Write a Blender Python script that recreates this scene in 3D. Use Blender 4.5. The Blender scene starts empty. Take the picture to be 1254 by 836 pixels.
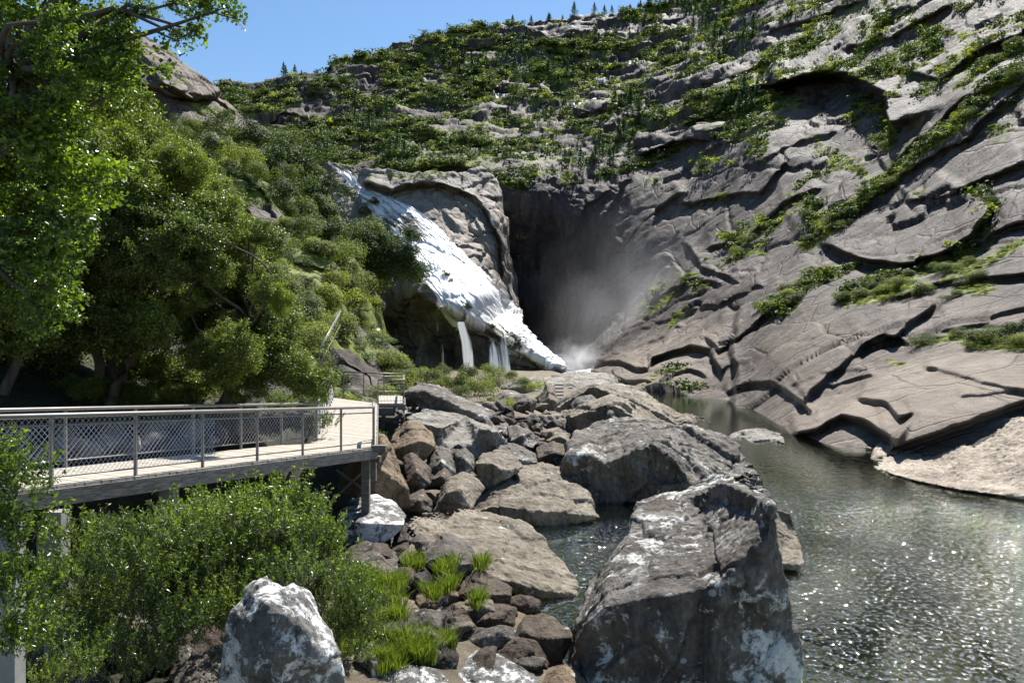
import bpy, math, random
import numpy as np
from mathutils import Vector, geometry
R = math.radians
rng = np.random.default_rng(7)
random.seed(7)
SC = bpy.context.scene
COL = SC.collection
CAMZ, F, HOR, CX = 6.0, 975.0, 418.0, 627.0

# ------------------------------------------------------------------ camera, sky, sun, exposure
cam_d = bpy.data.cameras.new('camera')
cam_d.lens = 36.0 * F / 1254.0
cam_d.sensor_width = 36
cam_d.clip_end = 5000
cam = bpy.data.objects.new('camera', cam_d)
cam.location = (0, 0, CAMZ)
cam.rotation_euler = (R(90), 0, 0)
COL.objects.link(cam)
SC.camera = cam

SUN_EL, SUN_AZ = R(54), R(22)        # azimuth clockwise from +Y (ahead of the camera, to the right)
wd = bpy.data.worlds.new('World')
SC.world = wd
wd.use_nodes = True
wn = wd.node_tree
sky = wn.nodes.new('ShaderNodeTexSky')
sky.sky_type = 'NISHITA'
sky.sun_disc = False
sky.sun_elevation = SUN_EL
sky.sun_rotation = SUN_AZ
sky.air_density = 1.15
sky.dust_density = 0.25
sky.ozone_density = 3.5
wn.nodes['Background'].inputs['Strength'].default_value = 0.070
hs = wn.nodes.new('ShaderNodeHueSaturation')
hs.inputs['Saturation'].default_value = 1.12
wn.links.new(sky.outputs[0], hs.inputs['Color'])
wn.links.new(hs.outputs[0], wn.nodes['Background'].inputs[0])
sl = bpy.data.lights.new('sun', 'SUN')
sl.energy = 5.0
sl.angle = R(0.53)
sl.color = (1.0, 0.965, 0.9)
sun = bpy.data.objects.new('sun', sl)
sdir = Vector((math.sin(SUN_AZ) * math.cos(SUN_EL), math.cos(SUN_AZ) * math.cos(SUN_EL), math.sin(SUN_EL)))
sun.rotation_euler = sdir.to_track_quat('Z', 'Y').to_euler()
sun.location = (0, 0, 200)
COL.objects.link(sun)
SC.view_settings.view_transform = 'Standard'
SC.view_settings.look = 'None'
SC.view_settings.exposure = 1.0
SC.view_settings.gamma = 1.0
try:
    SC.cycles.max_bounces = 7
    SC.cycles.diffuse_bounces = 1
    SC.cycles.glossy_bounces = 3
    SC.cycles.transparent_max_bounces = 16
    SC.cycles.transmission_bounces = 4
    SC.cycles.volume_bounces = 1
    SC.cycles.sample_clamp_indirect = 4.0
except Exception:
    pass

# ------------------------------------------------------------------ numpy noise
def _h(ix, iy, iz, s):
    h = (ix.astype(np.int64) * 374761393 + iy.astype(np.int64) * 668265263 + iz.astype(np.int64) * 2147483647 + s * 1274126177) & 0xffffffff
    h = ((h ^ (h >> 13)) * 1274126177) & 0xffffffff
    h = ((h ^ (h >> 16)) * 2246822519) & 0xffffffff
    return ((h ^ (h >> 15)) & 0xffffff) / float(0xffffff)

def vnoise(P, s=0):
    I = np.floor(P).astype(np.int64); f = P - I
    f = f * f * f * (f * (f * 6 - 15) + 10)
    x, y, z = I[:, 0], I[:, 1], I[:, 2]; u, v, w = f[:, 0], f[:, 1], f[:, 2]
    out = 0
    for dx in (0, 1):
        for dy in (0, 1):
            for dz in (0, 1):
                out = out + _h(x + dx, y + dy, z + dz, s) * (u if dx else 1 - u) * (v if dy else 1 - v) * (w if dz else 1 - w)
    return out * 2 - 1

def fbm(P, o=4, s=0, g=0.5):
    t = 0; a = 1; n = 0
    for i in range(o):
        t = t + a * vnoise(P * (2.03 ** i) + 17.3 * i, s + i); n += a; a *= g
    return t / n

def ridged(P, o=4, s=0):
    t = 0; a = 1; n = 0
    for i in range(o):
        t = t + a * (1 - np.abs(vnoise(P * (2.1 ** i) + 9.1 * i, s + i)) * 2); n += a; a *= .5
    return t / n

def voro(P, s=0):
    """F1, F2, cell random, vector from the cell point"""
    I = np.floor(P).astype(np.int64)
    f1 = np.full(len(P), 9.0); f2 = f1.copy(); cid = np.zeros(len(P)); vec = np.zeros_like(P)
    for dx in (-1, 0, 1):
        for dy in (-1, 0, 1):
            for dz in (-1, 0, 1):
                x, y, z = I[:, 0] + dx, I[:, 1] + dy, I[:, 2] + dz
                c = np.stack([x + _h(x, y, z, s), y + _h(x, y, z, s + 1), z + _h(x, y, z, s + 2)], 1)
                d = P - c; dd = np.sqrt((d * d).sum(1))
                m = dd < f1
                f2 = np.where(m, f1, np.minimum(f2, dd))
                f1 = np.where(m, dd, f1)
                cid = np.where(m, _h(x, y, z, s + 3), cid)
                vec[m] = d[m]
    return f1, f2, cid, vec

def sstep(a, b, x):
    t = np.clip((x - a) / (b - a), 0, 1)
    return t * t * (3 - 2 * t)

# ------------------------------------------------------------------ object helpers
def W(px, py, D):
    """the world point seen at photo pixel (px, py) at distance D"""
    return np.array([(px - CX) * D / F, D, CAMZ - (py - HOR) * D / F])

REL = []
def relabel(o, base, zone): REL.append((o, base, zone)); return o
def ordw(i):
    u = 'first second third fourth fifth sixth seventh eighth ninth tenth eleventh twelfth thirteenth fourteenth fifteenth sixteenth seventeenth eighteenth nineteenth'.split()
    t = ['', '', 'twent', 'thirt', 'fort', 'fift', 'sixt', 'sevent', 'eight', 'ninet']
    if i < 20: return u[i - 1]
    return t[i // 10] + 'ieth' if i % 10 == 0 else t[i // 10] + 'y ' + u[i % 10 - 1]
def finish_labels():
    G = {}
    for o, b, z in REL: G.setdefault((b, z), []).append(o)
    for (b, z), os_ in G.items():
        os_.sort(key=lambda o: o.location[0] / o.location[1])
        for i, o in enumerate(os_, 1):
            o['label'] = '%s %s' % (b, z) if len(os_) == 1 else '%s %s, %s from the left' % (b, z, ordw(i))

def tag(o, label=None, cat=None, group=None, kind=None):
    if label: o['label'] = label
    if cat: o['category'] = cat
    if group: o['group'] = group
    if kind: o['kind'] = kind
    return o

def np_mesh(name, V, Fq, mat, smooth=True, attrs=None, uv=None):
    """V (n,3); Fq (m,k) array or list of such arrays"""
    if not isinstance(Fq, (list, tuple)): Fq = [Fq]
    Fq = [np.asarray(f, np.int32) for f in Fq if len(f)]
    me = bpy.data.meshes.new(name)
    me.vertices.add(len(V)); me.vertices.foreach_set('co', np.asarray(V, np.float32).ravel())
    loops = np.concatenate([f.ravel() for f in Fq])
    tot = np.concatenate([np.full(len(f), f.shape[1], np.int32) for f in Fq])
    me.loops.add(len(loops)); me.loops.foreach_set('vertex_index', loops)
    me.polygons.add(len(tot))
    me.polygons.foreach_set('loop_start', np.concatenate([[0], np.cumsum(tot)[:-1]]).astype(np.int32))
    me.polygons.foreach_set('loop_total', tot)
    me.polygons.foreach_set('use_smooth', np.full(len(tot), bool(smooth)))
    me.update(calc_edges=True)
    if attrs:
        for k, a in attrs.items():
            at = me.attributes.new(k, 'FLOAT', 'POINT'); at.data.foreach_set('value', np.asarray(a, np.float32))
    if uv is not None:
        l = me.uv_layers.new(name='flow'); l.data.foreach_set('uv', np.asarray(uv, np.float32)[loops].ravel())
    me.materials.append(mat)
    return me

def obj(name, me, parent=None, loc=None):
    o = bpy.data.objects.new(name, me); COL.objects.link(o)
    if parent: o.parent = parent
    if loc is not None: o.location = loc
    return o

def empty(name, loc, rz=0):
    o = bpy.data.objects.new(name, None); COL.objects.link(o)
    o.location = loc; o.rotation_euler = (0, 0, rz); o.empty_display_size = .2
    return o

class MB:
    """collects boxes and tubes into one mesh"""
    def __init__(s): s.v = []; s.f = []; s.n = 0
    def add(s, V, Fs):
        V = np.asarray(V, float); s.v.append(V); s.f += [tuple(i + s.n for i in f) for f in Fs]; s.n += len(V)
    def bar(s, a, b, w, h, up=(0, 0, 1)):
        """box from a to b, w wide, h high, centred on the line"""
        a = np.array(a, float); b = np.array(b, float); d = b - a; d /= np.linalg.norm(d)
        up = np.array(up, float)
        if abs(d @ up) > .98: up = np.array([0, 1., 0])
        sd = np.cross(d, up); sd /= np.linalg.norm(sd); u = np.cross(sd, d)
        V = [p + sd * x * w / 2 + u * z * h / 2 for p in (a, b) for x, z in ((-1, -1), (1, -1), (1, 1), (-1, 1))]
        s.add(V, [(3, 2, 1, 0), (4, 5, 6, 7), (0, 1, 5, 4), (1, 2, 6, 5), (2, 3, 7, 6), (3, 0, 4, 7)])
    def tube(s, pts, rad, n=6):
        pts = [np.array(p, float) for p in pts]
        if not hasattr(rad, '__len__'): rad = [rad] * len(pts)
        V = []; Fs = []
        for i, p in enumerate(pts):
            d = pts[min(i + 1, len(pts) - 1)] - pts[max(i - 1, 0)]; d /= (np.linalg.norm(d) + 1e-9)
            a = np.cross(d, (0.13, .31, .9) if abs(d[2]) < .9 else (1, .1, 0)); a /= np.linalg.norm(a); b = np.cross(d, a)
            for k in range(n):
                t = 2 * math.pi * k / n; V.append(p + (a * math.cos(t) + b * math.sin(t)) * rad[i])
            if i:
                for k in range(n):
                    k2 = (k + 1) % n; Fs.append(((i - 1) * n + k, (i - 1) * n + k2, i * n + k2, i * n + k))
        Fs.append(tuple(range(n))[::-1]); Fs.append(tuple(range((len(pts) - 1) * n, len(pts) * n)))
        s.add(V, Fs)
    def build(s, name, mat, parent=None, smooth=False, loc=None):
        me = bpy.data.meshes.new(name); V = np.concatenate(s.v)
        if parent is not None: V = V - np.array(parent.location)
        me.from_pydata([tuple(v) for v in V], [], s.f)
        if smooth:
            me.polygons.foreach_set('use_smooth', [True] * len(me.polygons))
        me.materials.append(mat)
        return obj(name, me, parent, loc)

# ------------------------------------------------------------------ materials
class NT:
    def __init__(s, name):
        s.m = bpy.data.materials.new(name); s.m.use_nodes = True; s.t = s.m.node_tree; s.n = s.t.nodes; s.l = s.t.links
        s.b = s.n['Principled BSDF']; s.out = s.n['Material Output']; s.b.inputs['Roughness'].default_value = .8
        s.b.inputs['Specular IOR Level'].default_value = .3
    def node(s, typ, **kw):
        nd = s.n.new('ShaderNode' + typ)
        for k, v in kw.items():
            if k.startswith('i_'):
                key = k[2:].replace('_', ' ')
                inp = nd.inputs[int(key)] if key.isdigit() else nd.inputs[key]
                if hasattr(v, 'is_output') : s.l.new(v, inp)
                else: inp.default_value = v
            else: setattr(nd, k, v)
        return nd
    def coord(s, scale=(1, 1, 1), rot=(0, 0, 0), gen='Object'):
        tc = s.node('TexCoord'); mp = s.node('Mapping'); mp.inputs['Scale'].default_value = scale; mp.inputs['Rotation'].default_value = rot
        s.l.new(tc.outputs[gen], mp.inputs[0]); return mp.outputs[0]
    def noise(s, vec, scale, det=6, rough=.6, dist=0):
        n = s.node('TexNoise', i_Scale=scale, i_Detail=det, i_Roughness=rough, i_Distortion=dist); s.l.new(vec, n.inputs['Vector']); return n.outputs['Fac']
    def ramp(s, fac, stops):
        r = s.node('ValToRGB'); s.l.new(fac, r.inputs[0]); e = r.color_ramp.elements
        while len(e) < len(stops): e.new(.5)
        for el, (p, c) in zip(e, stops):
            el.position = p; el.color = (c, c, c, 1) if not hasattr(c, '__len__') else (*c, 1)
        return r.outputs[0]
    def mix(s, fac, a, b, mode='MIX'):
        m = s.node('Mix', data_type='RGBA', blend_type=mode)
        for i, v in ((0, fac), (6, a), (7, b)):
            if hasattr(v, 'is_output'): s.l.new(v, m.inputs[i])
            else: m.inputs[i].default_value = v if i == 0 else ((*v, 1) if len(v) == 3 else v)
        return m.outputs[2]
    def math(s, op, a, b=0., clamp=False):
        m = s.node('Math', operation=op, use_clamp=clamp)
        for i, v in ((0, a), (1, b)):
            if hasattr(v, 'is_output'): s.l.new(v, m.inputs[i])
            else: m.inputs[i].default_value = v
        return m.outputs[0]
    def bump(s, h, dist, strength=1., prev=None):
        b = s.node('Bump', i_Distance=dist, i_Strength=strength); s.l.new(h, b.inputs['Height'])
        if prev is not None: s.l.new(prev, b.inputs['Normal'])
        s.l.new(b.outputs[0], s.b.inputs['Normal']); return b.outputs[0]
    def attr(s, name):
        return s.node('Attribute', attribute_name=name).outputs['Fac']
    def base(s, c):
        if hasattr(c, 'is_output'): s.l.new(c, s.b.inputs['Base Color'])
        else: s.b.inputs['Base Color'].default_value = (*c, 1)

ALB = .70
def rock_material(name, dark, mid, light, unit=1.0, lichen=.0, lichen_col=(.62, .62, .58), streak=(0, 0, 0), veg=False, stain=None, spec=.25, rough=.72, crack=.5, BN=.42):
    """unit: size in metres of the middle-scale texture"""
    dark, mid, light = [tuple(x * ALB for x in c) for c in (dark, mid, light)]
    k = NT(name)
    k.b.inputs['Roughness'].default_value = rough; k.b.inputs['Specular IOR Level'].default_value = spec
    o = k.coord()
    st = k.coord(scale=(1, 1, .28), rot=streak)
    n1 = k.noise(o, .22 / unit, 7, .62, .4)
    n2 = k.noise(st, 1.1 / unit, 8, .68, .6)
    n3 = k.noise(o, 9 / unit, 6, .7)
    c = k.ramp(n1, [(.33, dark), (.52, mid), (.72, light)])
    c = k.mix(.72, c, k.ramp(n2, [(.3, tuple(x * .4 for x in dark)), (.5, mid), (.68, tuple(x * 1.2 for x in light))]))
    c = k.mix(.65, c, k.ramp(n3, [(.36, (.3, .3, .3)), (.6, (1, 1, 1))]), 'MULTIPLY')
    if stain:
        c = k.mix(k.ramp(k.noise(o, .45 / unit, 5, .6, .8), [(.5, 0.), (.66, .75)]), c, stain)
    if lichen > 0:
        l = k.noise(o, 2.4 / unit, 10, .75, .3); l2 = k.noise(o, .35 / unit, 3, .5)
        lf = k.math('ADD', l, k.math('MULTIPLY', l2, .55))
        th = 1.0 - min(lichen, .8) * .24
        vo = k.node('TexVoronoi', i_Scale=4.5 / unit, i_Randomness=1.0)
        k.l.new(k.mix(.22, o, k.node('TexNoise', i_Scale=5 / unit, i_Detail=5.).outputs['Color'], 'ADD'), vo.inputs['Vector'])
        rnd = k.node('SeparateColor'); k.l.new(vo.outputs['Color'], rnd.inputs[0])
        spot = k.math('MULTIPLY', k.ramp(vo.outputs['Distance'], [(.26, 1.), (.33, 0.)]), k.math('GREATER_THAN', rnd.outputs[0], 1 - min(lichen, .6) * .22))
        lich = k.math('MAXIMUM', k.ramp(lf, [(th - .05, 0.), (th + .03, 1.)]), k.math('MULTIPLY', spot, .45), True)
        c = k.mix(lich, c, k.mix(n3, tuple(x * .8 for x in lichen_col), tuple(min(1, x * 1.2) for x in lichen_col)))
    if veg:
        g = k.attr('veg')
        gn = k.noise(o, 1.2, 8, .7)
        gc = k.ramp(k.noise(o, .35, 6, .7), [(.3, (.04, .06, .012)), (.5, (.12, .15, .025)), (.7, (.26, .27, .06))])
        gf = k.ramp(k.math('ADD', g, k.math('MULTIPLY', k.math('SUBTRACT', gn, .5), 1.1)), [(.42, 0.), (.55, 1.)])
        c = k.mix(k.math('MULTIPLY', k.attr('wet'), .8), c, (.012, .011, .012))  # dark tint of wet rock, with the shade of cliff and hollows painted in
        c = k.mix(k.math('MULTIPLY', k.attr('sunlit_tone'), .6), c, k.mix(n2, (.14, .11, .085), (.42, .345, .265)))  # paler slabs: bleached rock, with stronger sunlight painted into the colour
        c = k.mix(gf, c, gc)
    k.base(c)
    cr = k.node('TexVoronoi', feature='DISTANCE_TO_EDGE', i_Scale=.55 / unit)
    k.l.new(k.mix(.5, st, k.node('TexNoise', i_Scale=.8 / unit, i_Detail=5.).outputs['Color'], 'ADD'), cr.inputs['Vector'])
    crk = k.ramp(cr.outputs['Distance'], [(.0, 0.), (.03, 1.)])
    b = k.bump(crk, .10 * unit * crack, .8)
    b = k.bump(n2, BN * unit, .8, b)
    k.bump(n3, .05 * unit, .8, b)
    return k.m

def leaf_material(name, c1, c2, trans=.38, rough=.38, spec=.5, tcol=None):
    k = NT(name)
    rp = k.node('NewGeometry').outputs['Random Per Island']
    c = k.ramp(rp, [(.0, c1), (.75, c2), (1., tuple(min(1, x * 1.5) for x in c2))])
    oi = k.node('ObjectInfo').outputs['Random']
    c = k.mix(1., c, k.ramp(oi, [(0, (.62, .66, .62)), (.5, (.9, .9, .85)), (1., (1.15, 1.1, .85))]), 'MULTIPLY')
    c = k.mix(1., c, (.8, .8, .8), 'MULTIPLY')
    k.base(c); k.b.inputs['Roughness'].default_value = rough; k.b.inputs['Specular IOR Level'].default_value = spec
    tr = k.node('BsdfTranslucent'); k.l.new(k.mix(1., c, tcol or (1.6, 1.75, .6), 'MULTIPLY'), tr.inputs[0])
    mx = k.node('MixShader', i_0=trans); k.l.new(k.b.outputs[0], mx.inputs[1]); k.l.new(tr.outputs[0], mx.inputs[2]); k.l.new(mx.outputs[0], k.out.inputs[0])
    return k.m

def plain(name, col, rough=.6, metal=0., var=.25, scale=8., bump=.0, stretch=(1, 1, 1)):
    k = NT(name); k.b.inputs['Roughness'].default_value = rough; k.b.inputs['Metallic'].default_value = metal
    n = k.noise(k.coord(scale=stretch), scale, 6, .65)
    k.base(k.ramp(n, [(.3, tuple(x * (1 - var) for x in col)), (.7, tuple(min(1, x * (1 + var)) for x in col))]))
    if bump: k.bump(n, bump)
    return k.m
# ------------------------------------------------------------------ terrain: surfaces built from surveyed points (pixel, distance) turned into world points
M = {}
M['hill'] = rock_material('hill_rock', (.046, .034, .030), (.130, .104, .090), (.28, .235, .205), unit=3.2, BN=.16, streak=(0, R(48), 0), veg=True, spec=.15, rough=.7)
M['buttress'] = rock_material('buttress_rock', (.16, .135, .11), (.38, .33, .28), (.60, .55, .48), unit=3.5, BN=.2, streak=(R(20), R(-30), 0), veg=True, spec=.3)
M['dome'] = rock_material('dome_rock', (.10, .075, .06), (.20, .15, .12), (.30, .235, .19), unit=5, streak=(0, R(-50), 0), veg=True)
k = NT('bank_soil')
o_ = k.coord()
c_ = k.ramp(k.noise(o_, 1.3, 8, .7), [(.3, (.035, .03, .02)), (.5, (.10, .085, .06)), (.7, (.2, .18, .14))])
k.base(c_); k.bump(k.noise(o_, 6, 6, .7), .08)
M['soil'] = k.m

def rbf_fit(pts, lam=1e-5):
    A = np.array([(p[0] / 600, p[1] / 600) for p in pts]); y = np.log([p[2] for p in pts]); n = len(A)
    d = np.linalg.norm(A[:, None] - A[None], axis=2)
    K = np.where(d > 0, d * d * np.log(d + 1e-12), 0) + np.eye(n) * lam
    P = np.hstack([np.ones((n, 1)), A])
    S = np.block([[K, P], [P.T, np.zeros((3, 3))]])
    return A, np.linalg.solve(S, np.concatenate([y, np.zeros(3)]))

def rbf_eval(fit, px, py):
    A, c = fit; X = np.stack([px.ravel() / 600, py.ravel() / 600], 1); out = np.zeros(len(X))
    for i in range(0, len(X), 50000):
        x = X[i:i + 50000]; d = np.linalg.norm(x[:, None] - A[None], axis=2)
        out[i:i + 50000] = np.where(d > 0, d * d * np.log(d + 1e-12), 0) @ c[:len(A)] + c[len(A)] + x @ c[len(A) + 1:]
    return np.exp(out).reshape(px.shape)

def seg_dist(px, py, line):
    """signed distance to a polyline (negative above a left-to-right line) and the overshoot past its ends"""
    best = np.full(px.shape, 1e9); sg = np.zeros(px.shape); over = np.zeros(px.shape)
    n = len(line) - 1
    for i in range(n):
        (x0, y0), (x1, y1) = line[i], line[i + 1]
        dx, dy = x1 - x0, y1 - y0; L2 = dx * dx + dy * dy
        t = ((px - x0) * dx + (py - y0) * dy) / L2; tc = np.clip(t, 0, 1)
        d = np.hypot(px - x0 - tc * dx, py - y0 - tc * dy)
        m = d < best
        cr = dx * (py - y0) - dy * (px - x0)
        best = np.where(m, d, best); sg = np.where(m, np.sign(cr), sg)
        L = math.sqrt(L2); ov = np.zeros(px.shape)
        if i == 0: ov = np.where(t < 0, -t * L, ov)
        if i == n - 1: ov = np.where(t > 1, (t - 1) * L, ov)
        over = np.where(m, ov, over)
    return best * sg, over

SCF = .72
def apply_scarps(D, px, py, scarps):
    """lips and undercuts: the rock above a line stands `a` metres proud and recedes over w pixels"""
    for line, a, w in scarps:
        a, w = a * SCF, w * 1.5
        jx = px + 1.8 * vnoise(np.stack([px.ravel() / 14, py.ravel() / 14, px.ravel() * 0 + a], 1), 5).reshape(px.shape)
        jy = py + 1.6 * vnoise(np.stack([px.ravel() / 11, py.ravel() / 11, px.ravel() * 0 + a + 9], 1), 6).reshape(px.shape)
        s, ov = seg_dist(jx, jy, line)
        up = np.where(s < 0, np.exp(s / w), 0) * sstep(-.3, 2.3, -s)
        dn = np.where(s >= 0, np.exp(-s / (w * .45)), 0)
        D = D + (-a * up + a * .5 * dn) * np.exp(-(ov / 7.) ** 2)
    return D

def interp(line, x):
    l = np.array(line, float); return np.interp(x, l[:, 0], l[:, 1])

def grid_normals(P):
    du = np.gradient(P, axis=1); dv = np.gradient(P, axis=0)
    n = np.cross(dv, du); n /= (np.linalg.norm(n, axis=2, keepdims=True) + 1e-9)
    c = np.array([0, 0, CAMZ]) - P
    s = np.sign((n * c).sum(2, keepdims=True)); s[s == 0] = 1
    return n * s

def blur(A, n):
    for ax in (0, 1):
        for _ in range(2):
            pad = [(0, 0)] * A.ndim; pad[ax] = (n, n); B = np.pad(A, pad, mode='reflect', reflect_type='odd'); c = np.cumsum(B, axis=ax)
            c = np.concatenate([np.zeros_like(c.take([0], axis=ax)), c], axis=ax); L = A.shape[ax]
            A = (c.take(range(2 * n + 1, 2 * n + 1 + L), axis=ax) - c.take(range(0, L), axis=ax)) / (2 * n + 1)
    return A

def grid_faces(nv, nu):
    i = np.arange(nv * nu).reshape(nv, nu)
    return np.stack([i[:-1, :-1], i[1:, :-1], i[1:, 1:], i[:-1, 1:]], -1).reshape(-1, 4)

def to_world(px, py, D):
    return np.stack([(px - CX) * D / F, D, CAMZ - (py - HOR) * D / F], -1)

def terrain(name, pts, us, vtop, vbot, nv, disp, vegf, mat, scarps=(), wet=(), sunlit_tone=(), foot=3.):
    us = np.asarray(us, float); t = np.linspace(0, 1, nv)[:, None]
    a, b = interp(vtop, us)[None], interp(vbot, us)[None]
    jit = 1 + 0 * us[None]
    px = np.broadcast_to(us[None], (nv, len(us))).copy(); py = a + (b - a) * t
    fit = rbf_fit(pts)
    D = rbf_eval(fit, px, py); D = blur(apply_scarps(D, px, py, scarps), 1)
    P = to_world(px, py, D); N = grid_normals(blur(P, 7))
    d = disp(P.reshape(-1, 3), px.ravel(), py.ravel(), N.reshape(-1, 3)).reshape(D.shape)
    P = P + N * d[..., None]
    # lips: no combing on the steep faces
    st = np.abs(np.gradient(D, axis=0)) / D; m_ = sstep(.006, .016, st); m_ = np.clip(blur(m_, 1), 0, 1)[..., None]
    Pb = P.copy(); acc = P.copy()
    for sft in range(1, 6):
        acc[:, sft:] += P[:, :-sft]; acc[:, :-sft] += P[:, sft:]
    acc[:, 5:-5] /= 11; acc[:, :5] = P[:, :5]; acc[:, -5:] = P[:, -5:]
    P = P * (1 - m_) + acc * m_
    N = grid_normals(P)
    veg = vegf(P.reshape(-1, 3), px.ravel(), py.ravel(), N.reshape(-1, 3)).reshape(D.shape)
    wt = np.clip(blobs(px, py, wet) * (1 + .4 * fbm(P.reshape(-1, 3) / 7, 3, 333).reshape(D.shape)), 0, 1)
    tn = np.clip(blobs(px, py, sunlit_tone) * (1 + .5 * fbm(P.reshape(-1, 3) / 9, 3, 334).reshape(D.shape)), 0, 1)
    # a real back and foot: the top rolls over and away, the bottom goes below water
    top = P[0] + np.array([0, 14., -3.]); top2 = top + np.array([0, 40., -25.])
    bot = P[-1].copy(); bot[:, 2] -= foot
    PP = np.concatenate([top2[None], top[None], P, bot[None]], 0)
    vv = np.concatenate([veg[:1], veg[:1], veg, veg[-1:]], 0)
    ww = np.concatenate([wt[:1], wt[:1], wt, wt[-1:]], 0)
    me = np_mesh(name, PP.reshape(-1, 3), grid_faces(*PP.shape[:2]), mat, True, {'veg': vv.ravel(), 'wet': ww.ravel(), 'sunlit_tone': np.concatenate([tn[:1], tn[:1], tn, tn[-1:]], 0).ravel()})
    o = obj(name, me)
    return o, dict(px=px, py=py, P=P, N=N, veg=veg, D=np.linalg.norm(P - np.array([0, 0, CAMZ]), axis=2))

def blobs(px, py, lst):
    m = np.zeros(px.shape)
    for x, y, rx, ry, ang, s in lst:
        c, sn = math.cos(R(ang)), math.sin(R(ang)); dx, dy = px - x, py - y
        u = (dx * c + dy * sn) / rx; v = (-dx * sn + dy * c) / ry
        m = np.maximum(m, s * np.exp(-(u * u + v * v) ** 1.5))
    return m

def strips(px, py, lst):
    m = np.zeros(px.shape)
    for line, w, s in lst:
        d, ov = seg_dist(px, py, line)
        m = np.maximum(m, s * np.exp(-(d / w) ** 2) * np.exp(-(ov / 8) ** 2))
    return m

# --- the far hill, the headwall behind the falls and the whole right-hand side of the gorge
MAIN = [(-100, 150, 330), (-100, 300, 240), (-100, 480, 190), (150, 480, 185), (150, 110, 330), (270, 103, 330), (300, 200, 255), (390, 80, 345), (400, 150, 285), (400, 200, 245), (300, 480, 190), (400, 300, 215), (400, 470, 190),
        (480, 52, 355), (560, 38, 365), (520, 130, 290), (500, 200, 222), (500, 300, 212), (500, 470, 190),
        (620, 28, 370), (640, 100, 310), (640, 180, 232), (640, 215, 203), (640, 300, 201), (650, 380, 199), (660, 450, 196),
        (750, 15, 375), (760, 100, 300), (750, 170, 235), (750, 206, 214), (745, 300, 194), (700, 300, 201), (700, 215, 210), (725, 380, 190), (705, 440, 182),
        (850, 0, 380), (850, 80, 270), (850, 150, 215), (850, 210, 193), (830, 300, 168), (800, 380, 155), (760, 430, 145), (730, 460, 138),
        (900, -20, 330), (930, 60, 240), (940, 130, 195), (940, 200, 165), (920, 300, 140), (880, 360, 128), (850, 410, 118), (830, 450, 104), (800, 482, 93), (855, 492, 84),
        (1000, -60, 280), (1000, 50, 215), (1020, 130, 178), (1000, 200, 150), (1000, 290, 118), (970, 360, 98), (930, 430, 85), (915, 490, 73), (925, 520, 60),
        (1100, -100, 240), (1100, 0, 190), (1100, 100, 150), (1100, 200, 122), (1100, 300, 95), (1080, 380, 74), (1040, 450, 60), (1010, 500, 53), (1000, 545, 46.5),
        (1254, -150, 190), (1254, 0, 135), (1254, 100, 108), (1254, 200, 88), (1254, 300, 72), (1254, 400, 54), (1240, 470, 45), (1200, 510, 41), (1100, 520, 44), (1090, 556, 42), (1254, 560, 37),
        (1400, -200, 160), (1400, 0, 110), (1400, 200, 74), (1400, 400, 46), (1400, 500, 36), (1400, 600, 31)]
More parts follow.
